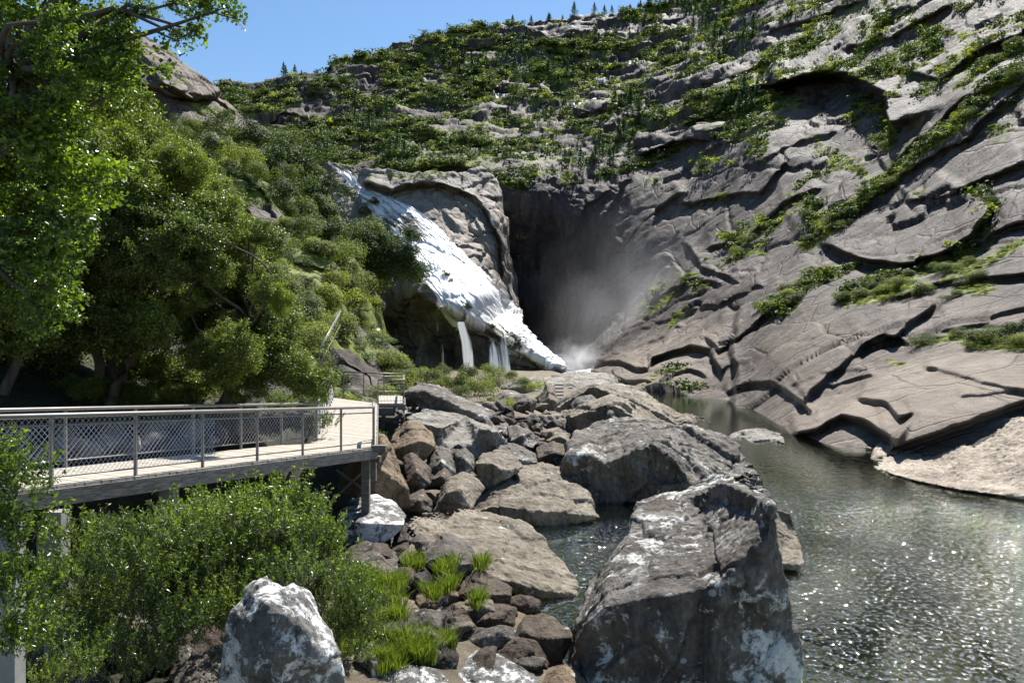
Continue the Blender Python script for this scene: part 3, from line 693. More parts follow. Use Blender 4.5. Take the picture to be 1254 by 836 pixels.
ROCKN = [0]
def rock(outline, ridge, mat, label, D=None, k=.6, rnd=2, rough=1., group=None, inner=(), tmax=1.3, front=.12, vox=None, name='boulder', cat='boulder', sink=.0):
    """outline: pixel polygon of the rock; ridge: the brow between its top and its front; every point gets its own distance"""
    ROCKN[0] += 1; seed = 200 + ROCKN[0] * 13
    O = np.array(outline, float); ys = O[:, 1]; bot, top = ys.max(), ys.min(); wpx = O[:, 0].max() - O[:, 0].min()
    cx = O[:, 0].mean()
    if D is None: D = ground_hit(O[np.argmax(ys), 0], bot - (bot - top) * .04)
    water = D == 'water'
    if water: D = CAMZ * F / (bot - HOR)
    size = max(wpx, (bot - top)) * D / F
    if ridge: rl = sorted(ridge)
    else:
        yr = top + (bot - top) * .55; rl = [(O[:, 0].min(), yr + 4), (cx, yr - 3), (O[:, 0].max(), yr + 4)]
    D00 = D
    def depth(x, y):
        yr = interp(rl, x)
        D = CAMZ * F / (yr + 1.5 - HOR) if water else D00
        if y < yr and y > HOR + 4 and yr > HOR + 8:
            t = D * k * ((yr - HOR) / (y - HOR) - 1)
            t = min(t, size * tmax)
        elif y < yr: t = size * tmax * .8 * (yr - y) / max(1, yr - top)
        else:
            t = front * size * .5 * ((y - yr) / max(1, bot - yr)) * 0 - .02 * size
        e = 0 if water else (abs(x - cx) / (wpx / 2)) ** 2
        return D + t + e * .16 * size
    pts = [(x, y, depth(x, y)) for x, y in O]
    ins = [(x, y, depth(x, y) - .03 * size) for x, y in ridge] if ridge else [(x, y, depth(x, y) - .04 * size) for x, y in rl[1:2]]
    for it in inner: ins.append((it[0], it[1], D + it[2] * size))
    if not water: ins.append((cx, bot - (bot - (interp(rl, cx))) * .35, D - .06 * size))
    n = len(pts); allp = pts + ins
    vv, ee, ff, ov, oe, of = geometry.delaunay_2d_cdt([Vector((p[0], -p[1])) for p in allp], [(i, (i + 1) % n) for i in range(n)], [], 1, 1e-4)
    idx = [(o[0] if o else 0) for o in ov]
    front_V = [W(allp[i][0], allp[i][1], allp[i][2]) for i in idx]
    ring = {o: j for j, o in enumerate(idx) if o < n}
    V = list(front_V); F3 = [tuple(f) for f in ff]
    c = np.mean([W(*p) for p in pts], 0)
    rb = []
    for i in range(n):
        p = W(*pts[i]); q = c + (p - c) * .86; q[1] = max(p[1], c[1]) + size * .22
        # a ring behind keeps the same height so the rock has thickness
        q[2] = CAMZ + (p[2] - CAMZ) * 1.0 - .02 * size; rb.append(len(V)); V.append(q)
    bc = c.copy(); bc[1] = max(p[2] for p in pts) + size * .35; bi = len(V); V.append(bc)
    for i in range(n):
        j = (i + 1) % n
        if i not in ring or j not in ring: continue
        F3.append((ring[j], ring[i], rb[i], rb[j])); F3.append((rb[j], rb[i], bi))
    V = [np.array(v) - np.array([0, 0, sink]) for v in V]
    vx = vox or max(D * 1.7 / F, size / 90)
    vx = min(vx, size / 14)
    P, N, Fs = remeshed(V, F3, vx, rnd)
    P = rock_relief(P, N, size, seed, rough)
    org = np.array([c[0], c[1], P[:, 2].min()])
    me = np_mesh(name, P - org, Fs, M[mat], True)
    o = obj(name, me, loc=org); tag(o, label, cat, group)
    return o

# --- foreground boulders
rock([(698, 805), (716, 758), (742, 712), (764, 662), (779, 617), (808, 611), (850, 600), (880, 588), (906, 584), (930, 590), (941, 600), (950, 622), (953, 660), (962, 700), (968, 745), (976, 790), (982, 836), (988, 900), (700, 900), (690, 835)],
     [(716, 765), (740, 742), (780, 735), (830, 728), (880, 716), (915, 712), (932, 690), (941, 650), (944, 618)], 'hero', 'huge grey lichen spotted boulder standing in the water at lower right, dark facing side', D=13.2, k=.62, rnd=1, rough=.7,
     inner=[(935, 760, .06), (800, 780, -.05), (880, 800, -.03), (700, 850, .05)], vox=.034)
rock([(946, 622), (968, 629), (975, 650), (980, 668), (985, 690), (980, 698), (948, 700)], [(950, 690), (965, 690), (980, 691)], 'tan', 'small brown block at the waterline behind the huge lichen boulder', D=20.7, rnd=1)
rock([(695, 585), (697, 548), (703, 530), (724, 519), (760, 514), (800, 514), (848, 523), (888, 535), (914, 558), (932, 580), (926, 602), (870, 618), (800, 618), (718, 614)],
     [(699, 560), (722, 560), (742, 569), (764, 560), (782, 548), (802, 545), (824, 560), (848, 590), (862, 605), (900, 606), (925, 600)], 'grey', 'long rounded boulder with lit brown top and black shaded front beside the pool', D=29.3, k=.8, rnd=3, rough=1.1, inner=[(760, 590, .03), (810, 585, .05)], vox=.07)
rock([(574, 626), (590, 603), (610, 585), (640, 572), (670, 568), (690, 574), (706, 590), (720, 608), (736, 634), (700, 643), (660, 645), (620, 644), (598, 641)],
     [(578, 628), (600, 618), (640, 622), (680, 626), (715, 630), (730, 632)], 'tan', 'smooth domed tan boulder at the edge of the dark pool, between two larger rocks', D=26, k=.5, rnd=3, rough=.9, vox=.055)
rock([(496, 640), (510, 631), (550, 627), (590, 629), (628, 640), (664, 659), (690, 688), (707, 713), (711, 738), (692, 744), (660, 738), (620, 724), (585, 712), (545, 700), (505, 670)],
     [(500, 660), (545, 690), (585, 702), (625, 712), (660, 722), (705, 728)], 'tan', 'long whale backed tan boulder with a small round pit, sloping to the water', D=18.5, k=.75, rnd=4, rough=.7, vox=.045)
rock([(514, 686), (521, 671), (543, 654), (569, 664), (586, 681), (584, 694), (568, 709), (546, 698), (525, 694)], [(520, 688), (545, 678), (562, 690), (580, 690)], 'grey', 'dark grey lichen flecked rock leaning on the whale backed boulder', D=17.6, rnd=2)
rock([(408, 652), (415, 626), (430, 612), (455, 607), (480, 614), (498, 632), (491, 652), (471, 667), (440, 674), (415, 668)], [(412, 645), (440, 640), (470, 640), (494, 642)], 'white', 'round boulder mottled with white lichen behind the walkway post', D=19.5, rnd=4, rough=.7, vox=.045)
rock([(478, 668), (485, 648), (496, 639), (510, 641), (520, 656), (508, 670), (490, 680)], None, 'darkr', 'dark rounded rock spotted with lichen right of the walkway post', D=19.8)
rock([(447, 685), (465, 671), (485, 678), (491, 688), (486, 702), (468, 708), (454, 698)], None, 'grey', 'grey and black crinkled rock at the foot of the walkway post', D=18.2)
rock([(487, 684), (504, 665), (511, 673), (507, 686), (493, 694)], None, 'tan', 'small pale wedge stone leaning between dark rocks', D=18.4)
rock([(500, 662), (516, 653), (526, 664), (520, 676), (506, 673)], None, 'grey', 'small grey block on top of the pale wedge stone', D=19)
rock([(455, 718), (466, 707), (499, 698), (511, 702), (520, 736), (507, 741), (485, 722), (468, 724)], [(458, 714), (495, 712), (512, 734)], 'brown', 'flat brown slab tilted beside the bright grass', D=16.6)
rock([(506, 704), (521, 699), (533, 712), (545, 731), (541, 741), (518, 737)], [(508, 706), (522, 714), (540, 736)], 'darkr', 'dark wedge of rock tucked against the flat brown slab', D=16.5)
rock([(556, 731), (569, 706), (583, 698), (605, 708), (627, 719), (627, 742), (598, 745), (578, 736)], [(558, 730), (582, 722), (605, 727), (626, 728)], 'brown', 'brown split boulder below the whale backed boulder', D=16.8)
rock([(570, 748), (598, 741), (630, 744), (633, 765), (600, 772), (578, 764)], [(572, 755), (600, 756), (632, 756)], 'brown', 'low brown slab lying in the shallow water', D=16)
rock([(522, 760), (537, 741), (555, 750), (556, 780), (540, 780)], None, 'darkr', 'crinkled dark upright rock beside the grass tuft', D=15.3)
rock([(552, 762), (564, 744), (576, 758), (586, 772), (581, 785), (555, 782)], [(556, 765), (570, 770), (582, 775)], 'brown', 'rounded brown rock next to the crinkled dark rock', D=15.2)
rock([(626, 796), (640, 757), (663, 754), (684, 758), (698, 767), (703, 786), (684, 820), (648, 828), (630, 815)], [(630, 785), (640, 774), (664, 782), (682, 794), (698, 780)], 'brown', 'brown cube shaped boulder in shallow water left of the huge boulder', D=14.6, rnd=2)
rock([(612, 806), (626, 797), (646, 808), (658, 826), (640, 832), (622, 818)], None, 'brown', 'small brown rock at the base of the cube shaped boulder', D=14)
rock([(545, 786), (560, 780), (586, 781), (617, 800), (606, 820), (581, 836), (558, 836), (549, 815)], [(548, 812), (580, 815), (606, 812)], 'tan', 'broad worn tan slab between the grass and the shallow water', D=14.6, rnd=3, rough=.7)
rock([(556, 832), (568, 809), (584, 800), (604, 803), (640, 820), (664, 838), (668, 880), (556, 880)], [(560, 850), (600, 852), (660, 852)], 'white', 'whitish speckled boulder at the bottom edge, centre of the photo', D=12.5, rnd=3, rough=.7)
rock([(663, 833), (671, 820), (694, 815), (711, 823), (722, 840), (722, 880), (664, 880)], [(665, 852), (694, 846), (720, 852)], 'orange', 'smooth ochre stone at the bottom edge beside the huge boulder', D=12.8, rnd=4, rough=.5)
rock([(458, 834), (470, 824), (499, 817), (535, 823), (550, 834), (552, 880), (458, 880)], [(460, 846), (500, 838), (548, 848)], 'white', 'flat white lichen covered rock at the bottom edge under the grass', D=12.2)
rock([(464, 770), (476, 764), (494, 769), (486, 783), (468, 783)], None, 'white', 'small white lichen stone in the middle of the bright grass', D=14)
rock([(478, 787), (493, 774), (505, 778), (497, 800), (482, 798)], None, 'pale', 'pale tan stone in the grass below the small white stone', D=13.6)
rock([(443, 805), (451, 788), (462, 812), (470, 828), (455, 836)], None, 'white', 'narrow upright white stone half hidden in the green shrub', D=12.6)
rock([(523, 816), (536, 805), (553, 809), (556, 823), (541, 832), (526, 828)], None, 'darkr', 'dark broken stone between the grass and the whitish speckled boulder', D=13.4)
rock([(267, 836), (274, 790), (284, 755), (301, 722), (309, 711), (325, 723), (332, 729), (349, 720), (373, 735), (386, 762), (404, 786), (417, 817), (421, 836), (424, 900), (260, 900)],
     [(300, 760), (318, 750), (345, 752), (372, 770), (385, 800)], 'white', 'tall pointed rock almost white with lichen at the bottom left', D=8.6, k=.3, rnd=2, rough=.9, inner=[(340, 800, -.12), (300, 820, -.05), (325, 735, .0), (385, 830, .05)], vox=.026)
rock([(208, 845), (214, 822), (228, 808), (253, 795), (272, 791), (278, 840), (278, 900), (205, 900)], None, 'grey', 'brown grey rock touching the left side of the tall white rock', D=9.2, rnd=3)
rock([(18, 790), (27, 748), (60, 736), (106, 722), (121, 741), (124, 790), (103, 815), (34, 828)], None, 'orange', 'sunlit ochre boulder behind leaves at the lower left', D=11.5, rnd=3)
rock([(45, 840), (79, 823), (103, 823), (130, 838), (130, 880), (45, 880)], None, 'grey', 'grey rock at the bottom left corner below the shrub', D=9.2)
# --- middle group under and beside the walkway
rock([(412, 605), (418, 575), (440, 556), (466, 531), (478, 548), (490, 580), (499, 600), (499, 620), (470, 618), (440, 612)], [(440, 600), (460, 570), (472, 548), (486, 590)], 'orange', 'large ochre boulder under the corner of the walkway', D=22.8, k=.4, rnd=3, vox=.05)
rock([(476, 555), (482, 527), (499, 514), (514, 517), (531, 531), (533, 547), (518, 566), (494, 567)], [(478, 540), (500, 545), (515, 540), (530, 545)], 'orange', 'rounded ochre boulder right of the small platform', D=27.5, rnd=3)
rock([(482, 502), (500, 498), (520, 499), (570, 512), (600, 524), (614, 529), (624, 544), (606, 552), (582, 564), (549, 560), (530, 550), (513, 525), (494, 515)], [(490, 505), (513, 517), (542, 522), (590, 525), (606, 528)], 'pale', 'flat topped white slab boulder with a dark vertical front', D=32, k=.95, rnd=2, inner=[(545, 540, .05), (580, 545, .04)], vox=.07)
rock([(494, 478), (508, 469), (532, 472), (555, 484), (586, 494), (606, 505), (624, 522), (625, 538), (604, 532), (585, 520), (561, 512), (530, 505), (494, 500)], [(496, 481), (520, 480), (545, 490), (565, 501), (590, 510), (615, 526)], 'grey', 'long grey slab sloping down to the right above the white slab boulder', D=38, k=.7, rnd=2, vox=.085)
rock([(521, 564), (532, 545), (548, 549), (555, 554), (558, 580), (542, 588), (526, 578)], None, 'grey', 'grey block below the white slab, left of a matching block', D=27)
rock([(550, 551), (561, 543), (571, 549), (581, 558), (581, 576), (556, 588)], [(552, 566), (570, 562), (580, 572)], 'grey', 'grey angular block with lit top right of a matching block', D=27.6)
rock([(602, 546), (614, 543), (637, 546), (657, 555), (660, 567), (642, 574), (622, 562)], [(604, 550), (635, 562), (657, 566)], 'grey', 'dark flat slab lying behind the smooth domed boulder', D=31)
rock([(581, 567), (590, 555), (611, 551), (626, 554), (643, 570), (625, 584), (598, 600), (584, 593)], [(583, 567), (604, 567), (618, 576), (640, 574)], 'tan', 'boulder with cream lit top and dark front left of the domed boulder', D=28)
rock([(530, 628), (542, 593), (551, 585), (568, 579), (580, 583), (594, 598), (577, 624), (554, 631)], [(536, 622), (548, 604), (562, 600), (573, 618)], 'tan', 'leaning brown slab propped against the smooth domed boulder', D=24, rnd=2)
rock([(494, 560), (503, 555), (526, 572), (528, 593), (518, 602), (498, 592)], None, 'brown', 'triangular brown slab leaning in shade under the ochre boulder', D=25)
rock([(525, 588), (544, 572), (557, 585), (548, 595), (530, 596)], None, 'brown', 'small pyramid shaped stone among the dark gaps', D=25.6)
rock([(492, 610), (518, 598), (529, 613), (529, 628), (500, 626)], None, 'brown', 'brown cube stone beside the large ochre boulder', D=23.2)
rock([(655, 548), (678, 539), (693, 546), (697, 556), (673, 571), (658, 562)], None, 'brown', 'cracked brown rock left of the long rounded boulder', D=33)
rock([(620, 523), (633, 520), (652, 529), (663, 538), (654, 549), (637, 549), (624, 540)], None, 'grey', 'grey rounded rock at the right end of the white slab', D=37)
rock([(657, 528), (685, 523), (692, 529), (668, 537)], None, 'tan', 'thin flat tan stone on top of the rubble', D=41)
rock([(666, 540), (685, 529), (700, 531), (697, 541), (680, 545)], None, 'tan', 'small tan slab under the thin flat stone', D=38)
# --- far group towards the falls
rock([(681, 500), (704, 480), (724, 469), (752, 470), (783, 477), (819, 499), (849, 515), (848, 523), (829, 522), (803, 512), (783, 506), (752, 500), (700, 510)], [(690, 496), (706, 484), (726, 472), (752, 484), (785, 497), (810, 508), (840, 519)], 'tan', 'long pale slab with an ochre shaded face sloping into the upper pool', D=50, k=.6, rnd=2, vox=.11)
rock([(655, 513), (691, 507), (717, 496), (750, 486), (783, 500), (816, 514), (832, 523), (783, 530), (734, 526), (706, 530), (673, 523)], [(660, 512), (700, 510), (720, 502), (752, 492), (775, 508), (800, 520)], 'tan', 'second pale slab with dark shaded front below the long pale slab', D=44, k=.7, rnd=2, vox=.1)
rock([(734, 505), (745, 498), (757, 502), (761, 515), (742, 517)], None, 'grey', 'small round boulder in the hollow of the second pale slab', D=43)
rock([(698, 495), (706, 486), (724, 483), (737, 490), (726, 500), (704, 507)], None, 'grey', 'rounded grey boulder tucked under the ochre overhang', D=47)
rock([(658, 487), (669, 471), (678, 467), (685, 493), (676, 508), (664, 500)], None, 'tan', 'upright pointed tan rock near the end of the stone steps', D=58)
rock([(662, 463), (700, 455), (742, 454), (762, 465), (745, 482), (700, 490), (676, 482)], [(664, 468), (700, 474), (760, 478)], 'pale', 'broad flat pale rock at the outlet of the falls pool', D=86, k=.9, rnd=3, vox=.2)
rock([(612, 476), (632, 462), (666, 461), (668, 482), (637, 490)], None, 'pale', 'pale flat rock beside the green bushes below the falls', D=80)
rock([(600, 487), (613, 479), (647, 482), (653, 496), (628, 497), (609, 498)], None, 'grey', 'low lumpy grey rock right of the green bushes', D=62)
rock([(645, 494), (666, 497), (675, 505), (652, 515), (640, 506)], None, 'tan', 'low tan rock below the upright pointed rock', D=54)
rock([(640, 512), (655, 506), (668, 514), (660, 524), (644, 522)], None, 'tan', 'tan stone left of the second pale slab', D=46)
rock([(640, 470), (600, 462), (560, 462), (540, 470), (560, 482), (610, 484)], None, 'grey', 'grey rock ledge behind the green bushes', D=100)
# --- right bank
rock([(893, 535), (916, 526), (941, 525), (958, 531), (964, 548), (928, 552), (900, 545)], [(895, 537), (925, 539), (945, 537), (960, 542)], 'pale', 'low pale rock island with a dark undercut in the pool', D='water', k=.8, rnd=2, vox=.08)
rock([(1018, 516), (1045, 517), (1066, 530), (1088, 544), (1086, 558), (1031, 556), (1020, 540)], [(1018, 540), (1045, 546), (1086, 552)], 'cream', 'pale triangular rock lit under the arch of the right bank', D='water', k=.6, rnd=2)
rock([(1072, 574), (1090, 562), (1130, 550), (1180, 536), (1254, 516), (1400, 500), (1420, 618), (1254, 612), (1180, 602), (1120, 590)], [(1072, 577), (1120, 587), (1180, 599), (1254, 609), (1410, 613)], 'cream', 'broad flat cream slab sloping gently into the river on the right bank', D='water', k=.93, rnd=8, rough=.12, vox=.09, tmax=.9)
rock([(808, 512), (850, 506), (874, 515), (862, 525), (830, 526)], None, 'brown', 'low wet brown rock just above the water at the tip of the long slab', D='water', k=.9, rnd=3)
rock([(1200, 560), (1215, 557), (1230, 561), (1225, 570), (1204, 569)], None, 'brown', 'tiny brown stone on the cream slab', D=35) if False else None

# --- loose stones filling the gaps of the rubble: nothing tells them apart
stone_protos = []
for i in range(7):
    r_ = np.random.default_rng(50 + i)
    pts = r_.normal(size=(16, 3)); pts /= np.linalg.norm(pts, axis=1)[:, None]; pts *= np.array([1, .8, .62]) * r_.uniform(.8, 1.05, (16, 1))
    import bmesh
    bm = bmesh.new()
    for p in pts: bm.verts.new(p)
    bmesh.ops.convex_hull(bm, input=bm.verts)
    bm.verts.ensure_lookup_table(); bm.verts.index_update()
    V = [v.co.copy() for v in bm.verts]; T = [[v.index for v in f.verts] for f in bm.faces]; bm.free()
    P, N, Fs = remeshed(V, T, .09, 2)
    P = rock_relief(P, N, 1.6, 900 + i * 7, 1.2)
    stone_protos.append([np_mesh('loose_stone', P, Fs, M[m], True) for m in ('brown', 'grey', 'tan', 'darkr', 'orange')])
ns = 0; tries = 0
r_ = np.random.default_rng(77)
ZONES = [(478, 590, 560, 650, 70, 'below the white slab'), (590, 690, 540, 570, 25, 'above the domed boulder'), (440, 560, 690, 836, 60, 'in and beside the bright grass'), (560, 650, 740, 836, 26, 'at the shallow water edge'), (420, 520, 640, 720, 34, 'at the walkway post foot'), (600, 700, 490, 540, 50, 'near the upper pool'), (60, 280, 740, 836, 30, 'under the shrubs at lower left')]
for x0, x1, y0, y1, n, zn in ZONES:
    for _ in range(n):
        px, py = r_.uniform(x0, x1), r_.uniform(y0, y1); D = ground_hit(px, py)
        w = W(px, py, D)
        if w[0] > interp(SHORE, w[1]) + .5: continue
        s = r_.choice([.18, .25, .35, .5]) * (1 + D / 60)
        m = int(r_.choice(5, p=[.3, .28, .27, .08, .07]))
        o = bpy.data.objects.new('loose_stone', stone_protos[int(r_.integers(7))][m]); COL.objects.link(o)
        o.location = (w[0], w[1], max(float(g_ground(w[0], w[1])), -.1) + s * .25); o.scale = (s * r_.uniform(.8, 1.3), s, s * r_.uniform(.7, 1.1))
        o.rotation_euler = (r_.normal() * .3, r_.normal() * .3, r_.uniform(0, 6.28))
        tag(o, 'x', 'stone', 'loose stones between the boulders')
        relabel(o, '%s %s stone' % ('small' if s < .42 else 'larger', ('brown', 'grey', 'tan', 'dark', 'ochre')[m]), zn)
# ------------------------------------------------------------------ the boardwalk
M['deck'] = plain('weathered_deck_boards', (.38, .34, .285), .85, 0, .3, 5, .01, (1, 6, 1))
M['beam'] = plain('weathered_dark_timber', (.16, .145, .13), .9, 0, .5, 4, .01, (1, 1, 5))
M['concrete'] = plain('pale_concrete', (.27, .26, .24), .9, 0, .18, 3, .01)
M['steel'] = plain('galvanised_steel', (.22, .21, .20), .45, .4, .15, 6)
M['wire'] = plain('bright_wire', (.75, .73, .74), .45, .3, .1, 6)
def lerp(a, b, t): return np.array(a, float) + (np.array(b, float) - np.array(a, float)) * t
def boards(A, B, C, Dd, name, parent, step=.16):
    """planks laid from edge AB across to edge DC, 12 mm gaps"""
    m = MB(); A, B, C, Dd = [np.array(p, float) for p in (A, B, C, Dd)]
    L = max(np.linalg.norm(B - A), np.linalg.norm(C - Dd)); n = int(L / step)
    for i in range(n):
        t0, t1 = i / n, (i + .93) / n
        a, b, c, d = lerp(A, B, t0), lerp(A, B, t1), lerp(Dd, C, t1), lerp(Dd, C, t0)
        j = random.uniform(-.02, .03); u = (a - d) / np.linalg.norm(a - d) * j; a = a + u; b = b + u
        z = np.array([0, 0, random.uniform(-.003, .003)]); V = [p + z for p in (a, b, c, d)] + [p + z - np.array([0, 0, .045]) for p in (a, b, c, d)]
        m.add(V, [(0, 1, 2, 3), (7, 6, 5, 4), (0, 4, 5, 1), (1, 5, 6, 2), (2, 6, 7, 3), (3, 7, 4, 0)])
    o = m.build(name, M['deck'], parent)
    return o
# deck corners (world metres)
N0, N1 = (-8.55, 5.5, 4.35), (-3.42, 20.0, 3.35)           # front edge of the near run
B0, B1 = (-10.1, 6.05, 4.35), (-5.25, 21.2, 3.35)           # its back edge
R1_, L1_ = (-5.75, 34.0, 3.36), (-8.45, 37.5, 3.36)        # far end of the straight run
E1, E2 = (-4.62, 34.0, 3.36), (-5.3, 39.0, 3.36)           # viewing platform
walk = empty('boardwalk', (-4.5, 20.4, .4)); tag(walk, 'raised pale timber boardwalk running from the left edge and turning towards the falls', 'boardwalk')
boards(N0, N1, B1, B0, 'deck', walk)
boards(N1, R1_, L1_, B1, 'deck', walk)
for a, b, nm in ((N0, N1, 'edge_beam'), (B0, B1, 'edge_beam'), (N1, R1_, 'edge_beam'), (B1, L1_, 'edge_beam')):
    m = MB(); d = np.array([0, 0, -.165]); m.bar(np.array(a) + d, np.array(b) + d, .10, .235); m.build(nm, M['beam'], walk)
def pier(p, base, w=.16, nm='support_post', mat='beam', parent=walk):
    m = MB(); m.bar((p[0], p[1], p[2]), (p[0], p[1], base), w, w, up=(0, 1, 0)); return m.build(nm, M[mat], parent)
# trestle under the corner
c1 = np.array(W(448, 560, 20.3)); 
m = MB(); m.bar(W(398, 560, 20.5), W(466, 562, 20.3), .16, .16); m.build('cross_beam', M['beam'], walk)
m = MB(); m.bar(W(455, 549, 19.9), W(473, 549, 19.9), .2, .17); m.build('beam_end', M['beam'], walk)
pier(W(448, 562, 20.2), .35, .2); pier(W(458, 552, 21.1), 2.3, .12); pier(W(459, 652, 20.6), .4, .12)
m = MB(); m.bar(W(412, 608, 20.8), W(446, 575, 20.6), .02, .05); m.build('diagonal_brace', M['steel'], walk)
m = MB(); m.bar(W(412, 575, 20.8), W(446, 600, 20.6), .02, .05); m.build('diagonal_brace', M['steel'], walk)
for px, py, D, base in ((207, 580, 13.6, 1.6), (70, 625, 11.2, .8), (60, 640, 12.2, .8)):
    pier(W(px, py, D), base, .24, 'support_post', 'concrete')
m = MB(); m.bar(W(186, 583, 13.7), W(212, 583, 13.5), .12, .14); m.build('cross_beam', M['concrete'], walk)
for t in (.55, .8):
    p = lerp(R1_, N1, t); pier((p[0] - .1, p[1], 3.0), 1.0, .16)
cp = MB(); cp.bar(W(14, 640, 7.6), W(14, 860, 7.6), .17, .17, up=(0, 1, 0)); o = cp.build('concrete_post', M['concrete']); tag(o, 'pale square concrete post among leaves at the left edge', 'post')

plat = empty('viewing_platform', (-5.0, 36, 1.2)); tag(plat, 'small timber viewing platform on posts at the far end of the boardwalk', 'platform')
boards((-5.70, 34.0, 3.36), E1, E2, (-6.6, 39.0, 3.36), 'deck', plat)
for a, b in ((R1_, E1), (E1, E2)):
    m = MB(); m.bar(np.array(a) + (.03, -.02, -.17), np.array(b) + (.03, -.02, -.17), .1, .24); m.build('edge_beam', M['beam'], plat)
for p, nm in (((-4.7, 34.1, 3.1), 0), ((-4.95, 36.2, 3.1), 0), ((-5.2, 38.6, 3.1), 0), ((-5.5, 34.1, 3.1), 0)): pier(p, 1.3, .15, parent=plat)
m = MB(); m.bar((-5.9, 33.95, 2.75), (-4.75, 33.95, 2.55), .06, .1); m.build('diagonal_brace', M['beam'], plat)
bx = MB(); bx.bar((-5.75, 33.85, 3.02), (-5.0, 33.85, 3.02), .25, .34); bx.build('fascia_panel', M['beam'], plat)

def railing(path, label, n_posts, mesh=None, h=1.0, mid=.14, parent=None, low=.12, hr=.034, loc=None):
    r = empty('railing', tuple(path[0])); tag(r, label, 'railing', 'steel railings of the boardwalk')
    P = [np.array(p, float) for p in path]; up = np.array([0, 0, 1.])
    seg = [np.linalg.norm(P[i + 1] - P[i]) for i in range(len(P) - 1)]; L = sum(seg)
    def at(s):
        i = 0
        while i < len(seg) - 1 and s > seg[i]: s -= seg[i]; i += 1
        return lerp(P[i], P[i + 1], s / seg[i])
    m = MB(); m.tube([p + up * h for p in P], hr, 8); m.build('handrail', M['steel'], r, True)
    m = MB(); m.tube([p + up * (h - mid) for p in P], .016, 6); m.build('middle_rail', M['steel'], r, True)
    m = MB(); m.tube([p + up * low for p in P], .014, 6); m.build('bottom_rail', M['steel'], r, True)
    for i in range(n_posts):
        p = at(L * (i + .001) / max(1, n_posts - 1) * .999)
        m = MB(); m.bar(p - up * .12, p + up * (h - .02), .045, .045, up=(0, 1, 0)); m.build('post', M['steel'], r)
    if mesh:
        s0, s1, gap, rad = mesh; m = MB(); H = h - mid - low
        s = s0 - H
        while s < s1:
            for sg in (1, -1):
                a, b = (s, s + H) if sg == 1 else (s + H, s); pts = []
                lo, hi = max(s, s0), min(s + H, s1)
                if hi - lo < .05: continue
                for q in (lo, hi):
                    z = (q - s) if sg == 1 else (s + H - q)
                    pts.append(at(q) + up * (low + z))
                m.tube(pts, rad if sg == 1 else rad * .55, 3)
            s += gap
        m.build('wire_mesh', M['wire'], r)
    return r
def inset(a, b, d, t0=0, t1=1):
    a = np.array(a, float); b = np.array(b, float); n = np.cross(b - a, (0, 0, 1)); n /= np.linalg.norm(n); return [lerp(a, b, t0) - n * d, lerp(a, b, t1) - n * d]
LN = np.linalg.norm(np.array(N1) - np.array(N0))
railing(inset(N0, N1, .05), 'near railing with diagonal wire mesh on its left half, facing the camera', 11, mesh=(0, LN * .62, .088, .0036))
railing(inset(B0, B1, -.05), 'railing with wire mesh on the back side of the boardwalk under the trees', 11, mesh=(0, LN * 1.05, .12, .0030))
railing(inset(B1, L1_, -.05), 'railing climbing away on the left side of the far boardwalk run', 11, mesh=(0, 16, .16, .005))
railing([(-3.5, 20.1, 3.35), (-3.75, 21.6, 3.35)], 'short railing return at the outer corner of the boardwalk', 2)
railing([(-5.7, 33.9, 3.36), E1, E2], 'railing round the outer side of the small viewing platform', 5)
railing([(-8.3, 39.2, 3.5), (-5.3, 39.2, 3.4)], 'railing across the far end behind the viewing platform', 4)
railing([(-10.4, 43, 4.6), (-11.2, 52, 7.0)], 'thin rusty handrail on the rocks above the end of the boardwalk', 4)
# stone steps with dark risers near the falls
st = MB()
for i in range(6):
    a = W(674, 492 - i * 4.2, 66 + i * .7); st.bar(a, a + np.array([1.1, .1, 0]), .5, .14)
o = st.build('stone_steps', M['concrete']); tag(o, 'tiny flight of pale steps among rocks near the falls', 'steps')

for x, y, D, s_ in [(330, 528, 20.8, .5), (352, 524, 21.2, .42), (300, 532, 19.6, .45), (262, 540, 18.6, .55), (225, 543, 17.8, .5), (190, 548, 17, .5), (150, 552, 16.3, .55), (372, 522, 21.8, .4), (120, 556, 15.8, .5), (80, 560, 15.2, .5)]:
    p = W(x, y - 8, D); o = bpy.data.objects.new('bank_rock', stone_protos[int(rng.integers(7))][1 if x % 20 else 2]); COL.objects.link(o); o.location = tuple(p); o.scale = (s_ * 1.6, s_, s_); o.rotation_euler = (.2, 0, rng.uniform(0, 6)); tag(o, 'x', 'rock', 'rocks along the cut bank behind the railing'); relabel(o, 'purplish grey rock', 'behind the back railing under the trees')
# ------------------------------------------------------------------ falling water
k = NT('white_water')
at_ = k.attr('dens')
uvn = k.node('UVMap', uv_map='flow').outputs[0]
mp = k.node('Mapping'); mp.inputs['Scale'].default_value = (1.0, .06, 1); k.l.new(uvn, mp.inputs[0])
mp2 = k.node('Mapping'); mp2.inputs['Scale'].default_value = (3.6, .13, 1); k.l.new(uvn, mp2.inputs[0])
s1 = k.noise(mp.outputs[0], 1.0, 6, .65, .6); s2 = k.noise(mp2.outputs[0], 1.0, 5, .7, .3)
sm = k.math('ADD', k.math('MULTIPLY', s1, .65), k.math('MULTIPLY', s2, .35))
al = k.ramp(k.math('ADD', sm, at_), [(.88, 0.), (1.02, 1.)])
k.base((.93, .94, .95)); k.b.inputs['Roughness'].default_value = .85
bm_ = k.node('Bump', i_Distance=.14, i_Strength=.8); k.l.new(sm, bm_.inputs['Height'])
gl = k.node('BsdfGlossy', i_Roughness=.65); gl.inputs['Color'].default_value = (.95, .96, .98, 1); k.l.new(bm_.outputs[0], gl.inputs['Normal']); k.l.new(bm_.outputs[0], k.b.inputs['Normal'])
tl = k.node('BsdfTranslucent'); tl.inputs['Color'].default_value = (.9, .92, .95, 1)
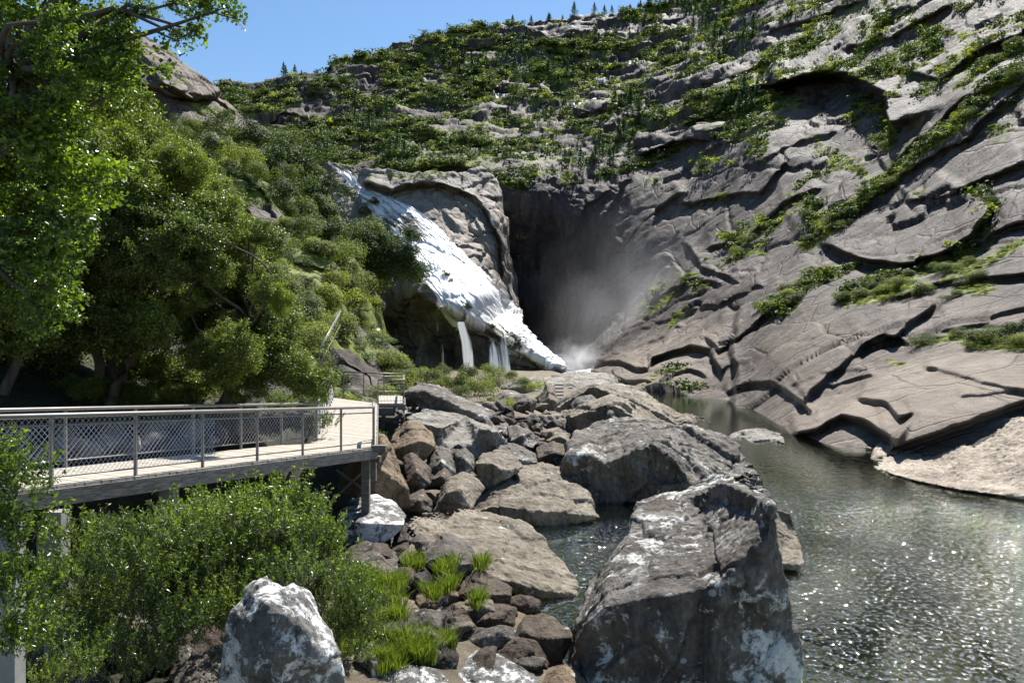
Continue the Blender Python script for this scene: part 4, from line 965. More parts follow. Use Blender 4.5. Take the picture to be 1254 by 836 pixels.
m1 = k.node('MixShader', i_0=.6); k.l.new(k.b.outputs[0], m1.inputs[1]); k.l.new(gl.outputs[0], m1.inputs[2])
m2 = k.node('MixShader', i_0=.25); k.l.new(m1.outputs[0], m2.inputs[1]); k.l.new(tl.outputs[0], m2.inputs[2])
tp = k.node('BsdfTransparent'); m3 = k.node('MixShader'); k.l.new(al, m3.inputs[0]); k.l.new(tp.outputs[0], m3.inputs[1]); k.l.new(m2.outputs[0], m3.inputs[2]); k.l.new(m3.outputs[0], k.out.inputs[0])
M['white_water'] = k.m

def but_sample(G, px, py, top, bot, u0, u1):
    nv, nu = G['px'].shape
    c = np.clip((px - u0) / (u1 - u0) * (nu - 1), 0, nu - 1.001); a = interp(top, px); b = interp(bot, px)
    r = np.clip((py - a) / (b - a) * (nv - 1), 0, nv - 1.001)
    c0 = c.astype(int); r0 = r.astype(int); fc = (c - c0)[..., None]; fr = (r - r0)[..., None]
    def s(A): return (A[r0, c0] * (1 - fc) + A[r0, c0 + 1] * fc) * (1 - fr) + (A[r0 + 1, c0] * (1 - fc) + A[r0 + 1, c0 + 1] * fc) * fr
    P = s(G['P']); N = s(G['N'])
    return P, N

def fall(name, rows, label, n=220, m=80, lift=.9, depth=None, dens=.62, thick=.12, edge=.28, seed=0):
    """rows: (py, left px, right px); the sheet clings to the buttress or hangs at its own depth"""
    r = np.array(rows, float); t = np.linspace(r[0, 0], r[-1, 0], n)
    l, ri = np.interp(t, r[:, 0], r[:, 1]), np.interp(t, r[:, 0], r[:, 2])
    w = np.linspace(0, 1, m)[None]
    px = l[:, None] + (ri - l)[:, None] * w; py = np.broadcast_to(t[:, None], px.shape)
    if depth is None:
        P, N = but_sample(BM_, px, py, BTOP, BBOT, 390, 696)
    else:
        D = np.interp(t, [r[0, 0], r[-1, 0]], depth)[:, None] + 0 * px; P = to_world(px, py, D); N = np.zeros_like(P); N[..., 1] = -1
    # smooth the sheet a little so that it does not copy every crack
    for _ in range(14 if depth is None else 3):
        P[1:-1, 1:-1] = (P[1:-1, 1:-1] * 2 + P[:-2, 1:-1] + P[2:, 1:-1] + P[1:-1, :-2] + P[1:-1, 2:]) / 6
    al = np.concatenate([[0], np.cumsum(np.linalg.norm(np.diff(P[:, m // 2], axis=0), axis=1))])[:, None] + 0 * px
    ac = (px - (l[:, None] + ri[:, None]) / 2) * P[..., 1] / F
    q = np.stack([ac.ravel() / 1.2, al.ravel() / 9, np.full(ac.size, seed * 3.3)], 1)
    P = P + N * (lift + thick * fbm(q, 4, 300 + seed).reshape(ac.shape) + (.16 * fbm(q * np.array([3., 2.2, 1]), 3, 305).reshape(ac.shape) if depth is None else 0))[..., None]
    e = np.minimum(w, 1 - w) + 0 * px
    d = dens * sstep(0, edge, e) - .0 * (1 - sstep(0, .06, (np.linspace(0, 1, n)[:, None] + 0 * px)))
    big = fbm(np.stack([ac.ravel() / 6, al.ravel() / 11, np.full(ac.size, 7. + seed)], 1), 3, 310).reshape(ac.shape)
    d = d + big * .3
    me = np_mesh(name, P.reshape(-1, 3), grid_faces(n, m), M['white_water'], True, {'dens': d.ravel()}, np.stack([ac.ravel(), al.ravel()], 1))
    o = obj(name, me); tag(o, label, 'waterfall', kind='structure'); return o

fall('waterfall', [(197, 399, 408), (208, 408, 424), (222, 420, 437), (236, 426, 450), (246, 434, 488), (256, 442, 510), (270, 452, 530), (285, 468, 548), (300, 486, 560), (330, 506, 590), (356, 514, 616), (368, 522, 628), (380, 526, 642), (395, 540, 652), (410, 566, 662), (424, 592, 673), (438, 624, 685), (450, 662, 694), (459, 690, 706)],
     'broad blazing white waterfall sliding over the granite buttress', n=420, m=170, dens=.50, edge=.16)
fall('waterfall', [(374, 524, 536), (400, 528, 548), (430, 532, 552), (462, 532, 556)], 'thin left hand veil of water dropping from the undercut lip', depth=(141.5, 141), n=90, m=30, dens=.40, edge=.5, thick=.2, lift=0, seed=1)
fall('waterfall', [(394, 556, 574), (420, 560, 584), (445, 561, 588), (464, 560, 590)], 'blue white veil of water dropping from the undercut lip, right of the thin one', depth=(141, 140), n=90, m=36, dens=.46, edge=.5, thick=.2, lift=0, seed=2)
fall('waterfall', [(414, 590, 626), (440, 592, 630), (458, 594, 632)], 'faint thread of water on the dark rock below the lip', depth=(142, 140), n=60, m=34, dens=.42, edge=.3, thick=.1, lift=0, seed=3)
fall('waterfall', [(402, 460, 466), (420, 463, 473), (440, 466, 480), (456, 474, 492), (466, 484, 500)], 'small side cascade glimpsed low between the left slope and the dark cliff', depth=(92, 80), n=70, m=20, dens=.62, edge=.3, thick=.3, lift=0, seed=4)
fall('waterfall', [(202, 338, 342), (208, 335, 346), (214, 334, 349)], 'tiny patch of white water among the dark trees of the left slope', depth=(113, 112), n=20, m=14, dens=.6, edge=.35, thick=.2, lift=0, seed=5)
fall('waterfall', [(288, 402, 410), (298, 404, 415), (309, 408, 416)], 'small white gush between shrubs left of the main falls', depth=(99, 97), n=24, m=14, dens=.6, edge=.35, thick=.2, lift=0, seed=6)
# white threads of the upper river on the far hill
def hill_stream(px, py, wpx, hpx, seed):
    nv, nu = HM['px'].shape; c = int((px + 100) / 1500 * (nu - 1)); col = HM['py'][:, c]; r = int(np.argmin(abs(col - py)))
    w = max(2, int(wpx * nu / 1500)); h = max(2, int(hpx / (col[1] - col[0])))
    P = HM['P'][r:r + h + 1, c - w // 2:c + w // 2 + 1].copy(); P[..., 1] -= 1.2; P[..., 2] += .3
    a, b = P.shape[:2]; e = np.minimum.outer(np.minimum(np.arange(a), np.arange(a)[::-1]) / a * 3, np.minimum(np.arange(b), np.arange(b)[::-1]) / b * 3)
    uv = np.stack([(P[..., 0]).ravel(), P[..., 2].ravel()], 1)
    o = obj('cascade', np_mesh('cascade', P.reshape(-1, 3), grid_faces(a, b), M['white_water'], True, {'dens': (.12 + np.clip(e, 0, .32)).ravel()}, uv)); tag(o, 'small white cascade of the upper river on the far hill', 'cascade', kind='structure')
for i, (a, b, c, d) in enumerate([(770, 77, 22, 7), (780, 42, 10, 5), (735, 97, 18, 5), (720, 126, 26, 5), (610, 112, 16, 5), (622, 118, 22, 4), (748, 145, 14, 4), (700, 128, 16, 4)]): hill_stream(a, b, c, d, i)

# foam where the falls meet their pool
fm = NT('foam'); o_ = fm.coord(); fm.base((.92, .93, .95)); nn = fm.noise(o_, .5, 6, .7); g_ = fm.attr('dens')
tp = fm.node('BsdfTransparent'); mxx = fm.node('MixShader'); fm.l.new(fm.ramp(fm.math('ADD', nn, g_), [(.75, 0.), (1.05, 1.)]), mxx.inputs[0]); fm.l.new(tp.outputs[0], mxx.inputs[1]); fm.l.new(fm.b.outputs[0], mxx.inputs[2]); fm.l.new(mxx.outputs[0], fm.out.inputs[0])
M['foam'] = fm.m
th = np.linspace(0, 2 * math.pi, 48, endpoint=False); rr = np.linspace(0, 1, 14)
FV = [[14 + 13 * r * math.cos(t), 141 + 14 * r * math.sin(t), .04 + .9 * (1 - r) ** 2 + .25 * math.sin(9 * t + r * 17) * (1 - r)] for r in rr for t in th]
ii = np.arange(14 * 48).reshape(14, 48); jj = np.roll(ii, -1, 1)
o = obj('foam', np_mesh('foam', np.array(FV), np.stack([ii[:-1], ii[1:], jj[1:], jj[:-1]], -1).reshape(-1, 4), M['foam'], True, {'dens': np.repeat(.75 * (1 - rr ** 2), 48)})); tag(o, 'white foam boiling at the foot of the waterfall', 'foam', kind='stuff')

# drifting spray in front of the headwall
mk = bpy.data.materials.new('spray'); mk.use_nodes = True; nt = mk.node_tree; nt.nodes.clear()
out = nt.nodes.new('ShaderNodeOutputMaterial'); pv = nt.nodes.new('ShaderNodeVolumePrincipled'); pv.inputs['Color'].default_value = (.95, .96, 1, 1); pv.inputs['Anisotropy'].default_value = .35
tc = nt.nodes.new('ShaderNodeTexCoord'); mp = nt.nodes.new('ShaderNodeMapping'); nt.links.new(tc.outputs['Object'], mp.inputs[0])
gr = nt.nodes.new('ShaderNodeTexGradient'); gr.gradient_type = 'QUADRATIC_SPHERE'; nt.links.new(mp.outputs[0], gr.inputs[0])
nz = nt.nodes.new('ShaderNodeTexNoise'); nz.inputs['Scale'].default_value = 2.2; nz.inputs['Detail'].default_value = 3; nt.links.new(mp.outputs[0], nz.inputs[0])
rp = nt.nodes.new('ShaderNodeValToRGB'); rp.color_ramp.elements[0].position = .38; rp.color_ramp.elements[1].position = .7; nt.links.new(nz.outputs[0], rp.inputs[0])
mm = nt.nodes.new('ShaderNodeMath'); mm.operation = 'MULTIPLY'; nt.links.new(gr.outputs[0], mm.inputs[0]); nt.links.new(rp.outputs[0], mm.inputs[1])
m4 = nt.nodes.new('ShaderNodeMath'); m4.operation = 'MULTIPLY'; m4.inputs[1].default_value = .055; nt.links.new(mm.outputs[0], m4.inputs[0]); nt.links.new(m4.outputs[0], pv.inputs['Density']); nt.links.new(pv.outputs[0], out.inputs['Volume'])
mk.cycles.volume_step_rate = 2.0 if hasattr(mk, 'cycles') and hasattr(mk.cycles, 'volume_step_rate') else 1
import bmesh
mk2 = mk.copy(); mk2.name = 'dense_spray'
for n_ in mk2.node_tree.nodes:
    if n_.type == 'MATH' and abs(n_.inputs[1].default_value - .055) < 1e-4: n_.inputs[1].default_value = .55
def spray(c, sc, ry, mk=mk):
    bm = bmesh.new(); bmesh.ops.create_icosphere(bm, subdivisions=3, radius=1.0); me = bpy.data.meshes.new('spray'); bm.to_mesh(me); bm.free(); me.materials.append(mk)
    o = obj('spray_mist', me, loc=c); o.scale = sc; o.rotation_euler = (0, R(ry), 0); tag(o, 'pale cloud of spray drifting up from the falls against the dark headwall', 'mist', kind='stuff')
spray(W(765, 375, 156), (21, 12, 27), 22)
spray(W(706, 440, 142), (6.5, 4, 5), 10, mk2)
# ------------------------------------------------------------------ foliage
M['leaf_oak'] = leaf_material('oak_leaves', (.055, .09, .02), (.19, .235, .05), .40, .42)
M['leaf_fg'] = leaf_material('broad_leaves', (.040, .080, .015), (.17, .235, .04), .48, .28)
M['leaf_shrub'] = leaf_material('willow_leaves', (.06, .11, .025), (.19, .25, .06), .42, .32)
M['leaf_dark'] = leaf_material('dark_scrub_leaves', (.025, .052, .013), (.085, .125, .03), .30, .65)
M['leaf_mid'] = leaf_material('scrub_leaves', (.055, .088, .018), (.15, .185, .04), .35, .65)
M['leaf_bright'] = leaf_material('bright_scrub_leaves', (.13, .17, .028), (.30, .33, .07), .4, .65)
M['leaf_silver'] = leaf_material('silver_scrub_leaves', (.09, .12, .08), (.19, .22, .15), .3, .5)
M['needle'] = leaf_material('pine_needles', (.022, .06, .02), (.06, .12, .035), .25, .5)
M['grass'] = leaf_material('grass_blades', (.07, .12, .018), (.19, .24, .05), .4, .5)
M['yellow'] = leaf_material('yellow_leaves', (.14, .16, .015), (.35, .32, .04), .5, .5)
M['bark'] = plain('bark', (.085, .07, .055), .95, 0, .5, 6, .03, (1, 1, .2))
M['bark_pale'] = plain('pale_bark', (.2, .18, .15), .9, 0, .4, 6, .02, (1, 1, .2))

def rand_dirs(n, rg): d = rg.normal(size=(n, 3)); return d / np.linalg.norm(d, axis=1)[:, None]
def leaves(C, L, Wd, rg, nrm=None, bias=.5, dirs=None):
    """one folded four-cornered leaf at each centre"""
    n = len(C); nr = rand_dirs(n, rg)
    if nrm is not None: nr = nr * (1 - bias) + nrm * bias
    nr[:, 2] += .25; nr /= np.linalg.norm(nr, axis=1)[:, None] + 1e-9
    t = rand_dirs(n, rg) if dirs is None else dirs
    t = t - nr * (t * nr).sum(1)[:, None]; t /= np.linalg.norm(t, axis=1)[:, None] + 1e-9; b = np.cross(nr, t)
    s = rg.uniform(.65, 1.25, n)[:, None]; l = L * s; w = Wd * s
    V = np.stack([C - t * l * .5, C + b * w * .5 + nr * w * .12, C + t * l * .5, C - b * w * .5 + nr * w * .12], 1).reshape(-1, 3)
    return V, np.arange(n * 4).reshape(-1, 4)

def clump_proto(n, L, Wd, mat, seed, K=45, spread=.26, shell=.5):
    rg = np.random.default_rng(seed); d = rand_dirs(K, rg); r = shell + (1 - shell) * rg.uniform(0, 1, K) ** .6
    S = d * r[:, None] * rg.uniform(.75, 1.1, (K, 1)); S[:, 2] *= .85
    k = rg.integers(0, K, n); C = S[k] + rg.normal(size=(n, 3)) * spread * rg.uniform(.6, 1, (n, 1)) * np.array([1, 1, .7])
    V, Fq = leaves(C, L, Wd, rg, d[k], .35)
    return np_mesh('foliage', V, Fq, mat, False), S

def dome_bush(n, leaf, mat, seed, lump=.35, flat=.8, aspect=1.0):
    """a rounded shrub of leaf sprays round several lobes"""
    rg = np.random.default_rng(seed); K = 9; lc = rg.normal(size=(K, 3)) * np.array([.42, .42, .22]); lc[:, 2] = np.abs(lc[:, 2]) + .3
    lr = rg.uniform(.34, .62, K); k = rg.integers(0, K, n); d = rand_dirs(n, rg); d[:, 2] = np.where(rg.uniform(size=n) < .75, np.abs(d[:, 2]), d[:, 2])
    C = lc[k] + d * (lr[k] * (1 - .35 * rg.uniform(size=n) ** 2))[:, None]
    C += rg.normal(size=C.shape) * .035
    C[:, 2] *= flat * aspect; V, Fq = leaves(C, leaf, leaf * .62, rg, d, .55)
    V[:, 2] = np.maximum(V[:, 2], -.1)
    return V, Fq
def place_on(G, r, c): return G['P'][r, c], G['N'][r, c]

# --- detailed shrubs: the left slope and the nearest ones of the right slope are things of their own
HI = {}
for nm, mt in (('dark', 'leaf_dark'), ('mid', 'leaf_mid'), ('bright', 'leaf_bright'), ('silver', 'leaf_silver')):
    HI[nm] = []
    for i in range(3):
        V, Fq = dome_bush(3400, .085, None, 400 + i + len(nm) * 7, aspect=1.4); HI[nm].append(np_mesh('shrub', V, Fq, M[mt], False))
LO = []
for i in range(5): LO.append(dome_bush(95, .30, None, 440 + i, aspect=.85))
LOM = []
for i in range(3): LOM.append(dome_bush(420, .16, None, 460 + i, aspect=.85))
def shrub(p, r, kind, label, group, h=1., i=None):
    o = bpy.data.objects.new('shrub', HI[kind][int(rng.integers(3)) if i is None else i]); COL.objects.link(o)
    o.location = (p[0], p[1], p[2] - r * .15); o.scale = (r, r, r * h); o.rotation_euler = (0, 0, rng.uniform(0, 6.28)); tag(o, label, 'shrub', group); return o
def near_idx(G, px, py, u0, u1):
    nv, nu = G['px'].shape; c = int(np.clip((px - u0) / (u1 - u0) * (nu - 1), 0, nu - 1)); r = int(np.argmin(abs(G['py'][:, c] - py))); return r, c
# hand placed ones on the left slope: (px, py of the base, radius px, kind)
KW = {'dark': 'dark green', 'mid': 'mid green', 'bright': 'yellow green', 'silver': 'silvery'}
LS = [(335, 205, 24, 'dark'), (368, 212, 26, 'dark'), (312, 190, 22, 'dark'), (290, 180, 18, 'mid'), (270, 165, 16, 'mid'), (345, 190, 20, 'mid'), (395, 238, 26, 'dark'), (380, 250, 22, 'mid'), (352, 240, 20, 'dark'), (300, 212, 20, 'bright'),
      (285, 200, 16, 'mid'), (320, 225, 14, 'mid'), (410, 258, 22, 'dark'), (425, 280, 22, 'dark'), (400, 275, 18, 'silver'), (380, 285, 18, 'mid'), (440, 300, 24, 'mid'), (455, 310, 20, 'dark'), (470, 320, 22, 'dark'), (488, 325, 20, 'mid'),
      (498, 300, 16, 'dark'), (505, 345, 20, 'dark'), (485, 350, 22, 'dark'), (465, 350, 22, 'mid'), (440, 340, 24, 'dark'), (420, 320, 22, 'mid'), (400, 330, 20, 'mid'), (380, 318, 18, 'bright'), (360, 300, 16, 'mid'), (430, 370, 22, 'mid'), (450, 385, 20, 'dark'),
      (410, 375, 24, 'bright'), (388, 385, 22, 'mid'), (400, 410, 24, 'bright'), (425, 415, 20, 'mid'), (445, 430, 14, 'dark'), (380, 425, 24, 'bright'), (360, 400, 22, 'mid'), (470, 455, 14, 'mid'), (455, 440, 14, 'bright'), (482, 462, 12, 'mid'), (438, 452, 14, 'mid'), (402, 204, 8, 'dark'), (392, 200, 10, 'mid'), (365, 350, 20, 'mid'), (345, 335, 18, 'mid'), (262, 200, 14, 'silver'), (268, 190, 12, 'silver'), (500, 322, 16, 'dark')]
for x, y, rp, kd in LS:
    if x > 430:                                   # the ones standing proud over the dark gully
        D = 106; p = W(x, y, D)
        r, c = near_idx(LM, min(x, 490), y, -80, 496)
    else:
        r, c = near_idx(LM, x, y, -80, 496); p = LM['P'][r, c]; D = p[1]
    relabel(shrub(p, rp * D / F * 1.3, kd, 'x', 'large shrubs on the slope left of the falls', h=rng.uniform(.85, 1.15)), 'big ' + KW[kd] + ' shrub', 'on the ridge left of the falls' if y < 290 else 'beside the dark gully' if x > 430 else 'low on the slope by the walkway end')
nh = len(LS)
# scattered shrubs, left slope
def scatter(G, n, weight, seed, xr=(0, 1254), yr=(-20, 836)):
    rg = np.random.default_rng(seed); w = np.where((G['px'] > xr[0]) & (G['px'] < xr[1]) & (G['py'] > yr[0]) & (G['py'] < yr[1]), weight, 0).ravel()
    w = w / w.sum(); k = rg.choice(len(w), n, replace=True, p=w); return np.unravel_index(k, G['px'].shape)
rg = np.random.default_rng(5)
rr_, cc_ = scatter(LM, 70, np.clip(LM['veg'], 0, 1) * (LM['px'] > 215), 11, (215, 500), (150, 480))
for r, c in zip(rr_, cc_):
    p = LM['P'][r, c]; kd = rg.choice(['mid', 'mid', 'dark', 'bright']); s = rg.uniform(.8, 2.0) * (.5 + p[1] / 160)
    relabel(shrub(p, s, kd, 'x', 'smaller shrubs on the slope left of the falls'), 'smaller ' + KW[kd] + ' shrub', 'high on the left slope' if LM['py'][r, c] < 280 else 'low on the left slope')
# right slope, individually: nearest and largest
rr_, cc_ = scatter(HM, 75, np.clip(HM['veg'] - .35, 0, 1) ** 1.2 * (HM['D'] < 150), 12, (850, 1254), (60, 450))
for x, y, a, b, s_ in [(1075, 352, 50, 12, 16), (1175, 335, 22, 26, 9), (1215, 412, 40, 8, 10), (993, 270, 6, 12, 4), (1085, 172, 10, 18, 5)]:
    for _ in range(s_):
        r, c = near_idx(HM, x + rg.normal() * a * .55, y + rg.normal() * b * .55, -100, 1400); rr_ = np.append(rr_, r); cc_ = np.append(cc_, c)
for r, c in zip(rr_, cc_):
    p = HM['P'][r, c]; kd = rg.choice(['dark', 'mid', 'bright', 'mid']); s = rg.uniform(.5, 1.15) * (.45 + p[1] / 110)
    yy = HM['py'][r, c]; xx = HM['px'][r, c]
    relabel(shrub(p, s, kd, 'x', 'shrubs between the right hand slabs', h=.8), KW[kd] + ' shrub', 'near the shaded hollow on the right slope' if yy < 210 else 'along the grassy joint of the right slope' if yy < 310 else 'in the thicket above the river slabs' if xx < 1130 else 'at the right edge above the river slabs')
# bushes at the foot of the falls
for x, y, rp, kd in [(512, 470, 12, 'bright'), (530, 478, 14, 'mid'), (548, 482, 12, 'bright'), (566, 484, 14, 'mid'), (585, 488, 15, 'bright'), (602, 482, 12, 'mid'), (560, 492, 10, 'mid'), (622, 512, 13, 'bright'), (634, 518, 11, 'mid'), (612, 505, 9, 'bright'), (645, 480, 9, 'mid'), (655, 482, 8, 'bright'), (500, 468, 9, 'mid'), (575, 470, 12, 'mid'), (540, 466, 10, 'mid'), (605, 468, 10, 'bright'),(625,470,8,'mid')]:
    D = 75 - (y - 470) * .5; p = W(x, y - 3, D)
    relabel(shrub(p, rp * D / F * 1.45, kd, 'x', 'bushes below the foot of the falls', h=1.1), KW[kd] + ' bush', 'among rocks below the foot of the falls')
# small shrubs on the buttress
for x, y, rp in [(458, 252, 9), (447, 262, 8), (548, 340, 8), (553, 346, 5), (573, 380, 8), (585, 388, 6), (604, 402, 5)]:
    P_, N_ = but_sample(BM_, np.array([x * 1.]), np.array([y * 1.]), BTOP, BBOT, 390, 696); p = P_[0]
    relabel(shrub((p[0], p[1] - 1, p[2]), rp * p[1] / F, 'dark', 'x', 'shrub tufts on the falls rock'), 'dark shrub tuft', 'growing on the rock of the falls')

# --- the rest of the scrub: a far mass nobody could count
def merged(name, protos, spots, mat, label, cat):
    Vs, Fs = [], []; n = 0
    for p, s, h, a, i in spots:
        V, Fq = protos[i]; c, sn = math.cos(a), math.sin(a)
        X = np.stack([(V[:, 0] * c - V[:, 1] * sn) * s + p[0], (V[:, 0] * sn + V[:, 1] * c) * s + p[1], V[:, 2] * s * h + p[2] - s * .1], 1)
        Vs.append(X); Fs.append(Fq + n); n += len(V)
    o = obj(name, np_mesh(name, np.concatenate(Vs), np.concatenate(Fs), mat, False)); tag(o, label, cat, kind='stuff'); return o
wt = np.clip(HM['veg'] - .3, 0, 1) ** 1.2 * (HM['D'] / 300)
rr_, cc_ = scatter(HM, 9000, wt * (HM['px'] > 250) * (HM['D'] > 90), 13)
sp = {0: [], 1: [], 2: []}
for r, c in zip(rr_, cc_):
    p = HM['P'][r, c]; q = rg.uniform(); kx = 0 if q < .36 else 1 if q < .8 else 2
    s = (.4 + 1.5 * rg.uniform() ** 2.2) * (.5 + p[1] / 260) * (1.2 if kx == 0 else .9)
    sp[kx].append((p, s, rg.uniform(.7, 1.2), rg.uniform(0, 6.28), int(rg.integers(5))))
merged('hill_scrub', LO, sp[0], M['leaf_dark'], 'dark green scrub covering the far hillside', 'scrub')
merged('hill_scrub', LO, sp[1], M['leaf_mid'], 'mid green scrub covering the far hillside', 'scrub')
merged('hill_heath', LO, sp[2], M['leaf_bright'], 'yellow green heath on the ledges of the hillside', 'heath')
rr_, cc_ = scatter(HM, 3200, np.clip(HM['veg'] - .35, 0, 1) * (HM['D'] < 190), 14, (800, 1254), (0, 460))
sp = [[], []]
for r, c in zip(rr_, cc_):
    p = HM['P'][r, c]; sp[int(rg.uniform() < .3)].append((p, rg.uniform(.18, .5) * (.4 + p[1] / 130), .7, rg.uniform(0, 6.28), int(rg.integers(3))))
merged('ledge_grass', LOM, sp[0], M['leaf_bright'], 'yellow green heath and grass in the joints of the right hand slabs', 'heath')
merged('ledge_scrub', LOM, sp[1], M['leaf_mid'], 'low green scrub in the joints of the right hand slabs', 'scrub')
rr_, cc_ = scatter(LM, 900, np.clip(LM['veg'], 0, 1), 15, (150, 500), (100, 480))
sp = [[], []]
for r, c in zip(rr_, cc_):
    p = LM['P'][r, c]; sp[int(rg.uniform() < .6)].append((p, rg.uniform(.4, .95) * (.5 + p[1] / 150), .9, rg.uniform(0, 6.28), int(rg.integers(3))))
merged('slope_scrub', LOM, sp[0], M['leaf_dark'], 'dark undergrowth on the slope left of the falls', 'scrub')
merged('slope_scrub', LOM, sp[1], M['leaf_mid'], 'green undergrowth on the slope left of the falls', 'scrub')
rr_, cc_ = scatter(BM_, 160, np.clip(BM_['veg'] - .3, 0, 1), 16, (390, 690), (180, 460))
merged('cliff_scrub', LOM, [(BM_['P'][r, c], rg.uniform(.4, 1.0), .7, rg.uniform(0, 6), int(rg.integers(3))) for r, c in zip(rr_, cc_)], M['leaf_mid'], 'green plants on the ledges of the falls buttress', 'scrub')

# --- pines on the far hill
def pine_proto(seed):
    rg = np.random.default_rng(seed); t = MB(); t.tube([(0, 0, 0), (.02, 0, .5), (0, .01, 1.)], [.022, .014, .004], 5)
    n = 620; z = rg.uniform(.12, 1., n) ; tier = np.round(z * 9) / 9 + rg.normal(size=n) * .018; rad = (1.03 - tier) * .40 * rg.uniform(.15, 1.15, n) * (.75 + .4 * rg.uniform(size=n)); a = rg.uniform(0, 6.28, n)
    C = np.stack([np.cos(a) * rad, np.sin(a) * rad, tier - rad * .15], 1); d = np.stack([np.cos(a), np.sin(a), a * 0 + .4], 1)
    V, Fq = leaves(C, .095, .035, rg, None, .5, d); return t, (V, Fq)
pp = []
for i in range(3):
    t, (V, Fq) = pine_proto(500 + i); me1 = bpy.data.meshes.new('trunk'); me1.from_pydata([tuple(v) for v in np.concatenate(t.v)], [], t.f); me1.materials.append(M['bark']); pp.append((me1, np_mesh('crown', V, Fq, M['needle'], False)))
def pine(p, h, label, group):
    i = int(rng.integers(3)); e = empty('pine_tree', tuple(p)); e.scale = (h, h, h); e.rotation_euler = (0, 0, rng.uniform(0, 6)); tag(e, label, 'pine tree', group)
    for nm, me in (('trunk', pp[i][0]), ('crown', pp[i][1])):
        o = bpy.data.objects.new(nm, me); COL.objects.link(o); o.parent = e
    return e
PZ = [(530, 70, 30, 12, 10), (610, 78, 50, 16, 26), (570, 75, 30, 20, 14), (690, 90, 22, 14, 16), (735, 68, 18, 18, 12), (845, 14, 26, 8, 22), (870, 30, 25, 16, 14), (780, 30, 30, 10, 14), (450, 150, 25, 20, 10), (480, 190, 16, 14, 5), (770, 135, 24, 10, 14), (548, 130, 8, 6, 3), (720, 200, 40, 14, 10), (900, 60, 40, 25, 12), (345, 95, 20, 4, 4), (430, 120, 14, 16, 6), (910, 130, 30, 14, 10), (760, 170, 30, 12, 8), (650, 55, 30, 10, 12), (810, 8, 70, 5, 30)]
PN = ['below the left skyline', 'in the central stand', 'left in the central stand', 'above the broad ledge', 'beside the upper cascade', 'on the right skyline', 'below the right skyline', 'on the middle skyline', 'above the falls crest', 'just over the falls crest', 'right of the cascades', 'over the middle ledges', 'over the headwall rim', 'by the upper right rocks', 'at the far left', 'left of the falls crest', 'above the shaded hollow', 'below the cascades', 'under the skyline pines', 'along the ridge line']
for zi, (x, y, a, b, n) in enumerate(PZ):
    for _ in range(n):
        r, c = near_idx(HM, x + rg.normal() * a * .6, y + rg.normal() * b * .6, -100, 1400)
        h_ = rg.uniform(3., 6.4); relabel(pine(HM['P'][r, c], h_, 'x', 'pines on the far hillside'), 'tall pine' if h_ > 4.5 else 'short pine', 'on the far hill, ' + PN[zi])
for x, y, h, lb in [(629, 28, 4.5, 'small pine standing up from the skyline, leftmost of the skyline group'), (652, 27, 4.5, 'small pine on the skyline right of the leftmost one'), (673, 27, 6.5, 'taller dark pine on the skyline, tallest left of the lone round pine'), (690, 24, 3.5, 'short pine on the skyline between two taller ones'), (704, 22, 7., 'lone rounded pine rising highest on the skyline'), (742, 18, 5.5, 'thin bare looking pine on the skyline right of the tall ones'), (765, 14, 4, 'small pine on the skyline near the thin bare one')]:
    r, c = near_idx(HM, x, y, -100, 1400); pine(HM['P'][r, c] + np.array([0, 2, -.3]), h, lb, 'pines on the skyline')

# --- leafy trees close to the camera
CL = {}
for i in range(3):
    CL['oak', i] = clump_proto(7500, .095, .055, M['leaf_oak'], 600 + i, K=52, spread=.19)
    CL['fg', i] = clump_proto(1000, .16, .12, M['leaf_fg'], 610 + i, K=30, spread=.2, shell=.3)
    CL['shrubby', i] = clump_proto(5200, .10, .05, M['leaf_shrub'], 620 + i, K=60, spread=.17)
    CL['yellow', i] = clump_proto(3500, .09, .055, M['yellow'], 630 + i, K=50, spread=.18)
def curve(a, b, sag, n=6, wob=.06, rg=rng):
    a = np.array(a, float); b = np.array(b, float); L = np.linalg.norm(b - a); pts = []
    o = rg.normal(size=3) * wob * L
    for i in range(n + 1):
        t = i / n; p = a + (b - a) * t; p = p + o * math.sin(math.pi * t) + rg.normal(size=3) * .012 * L * (0 < i < n); p[2] += sag * L * math.sin(math.pi * t); pts.append(p)
    return pts
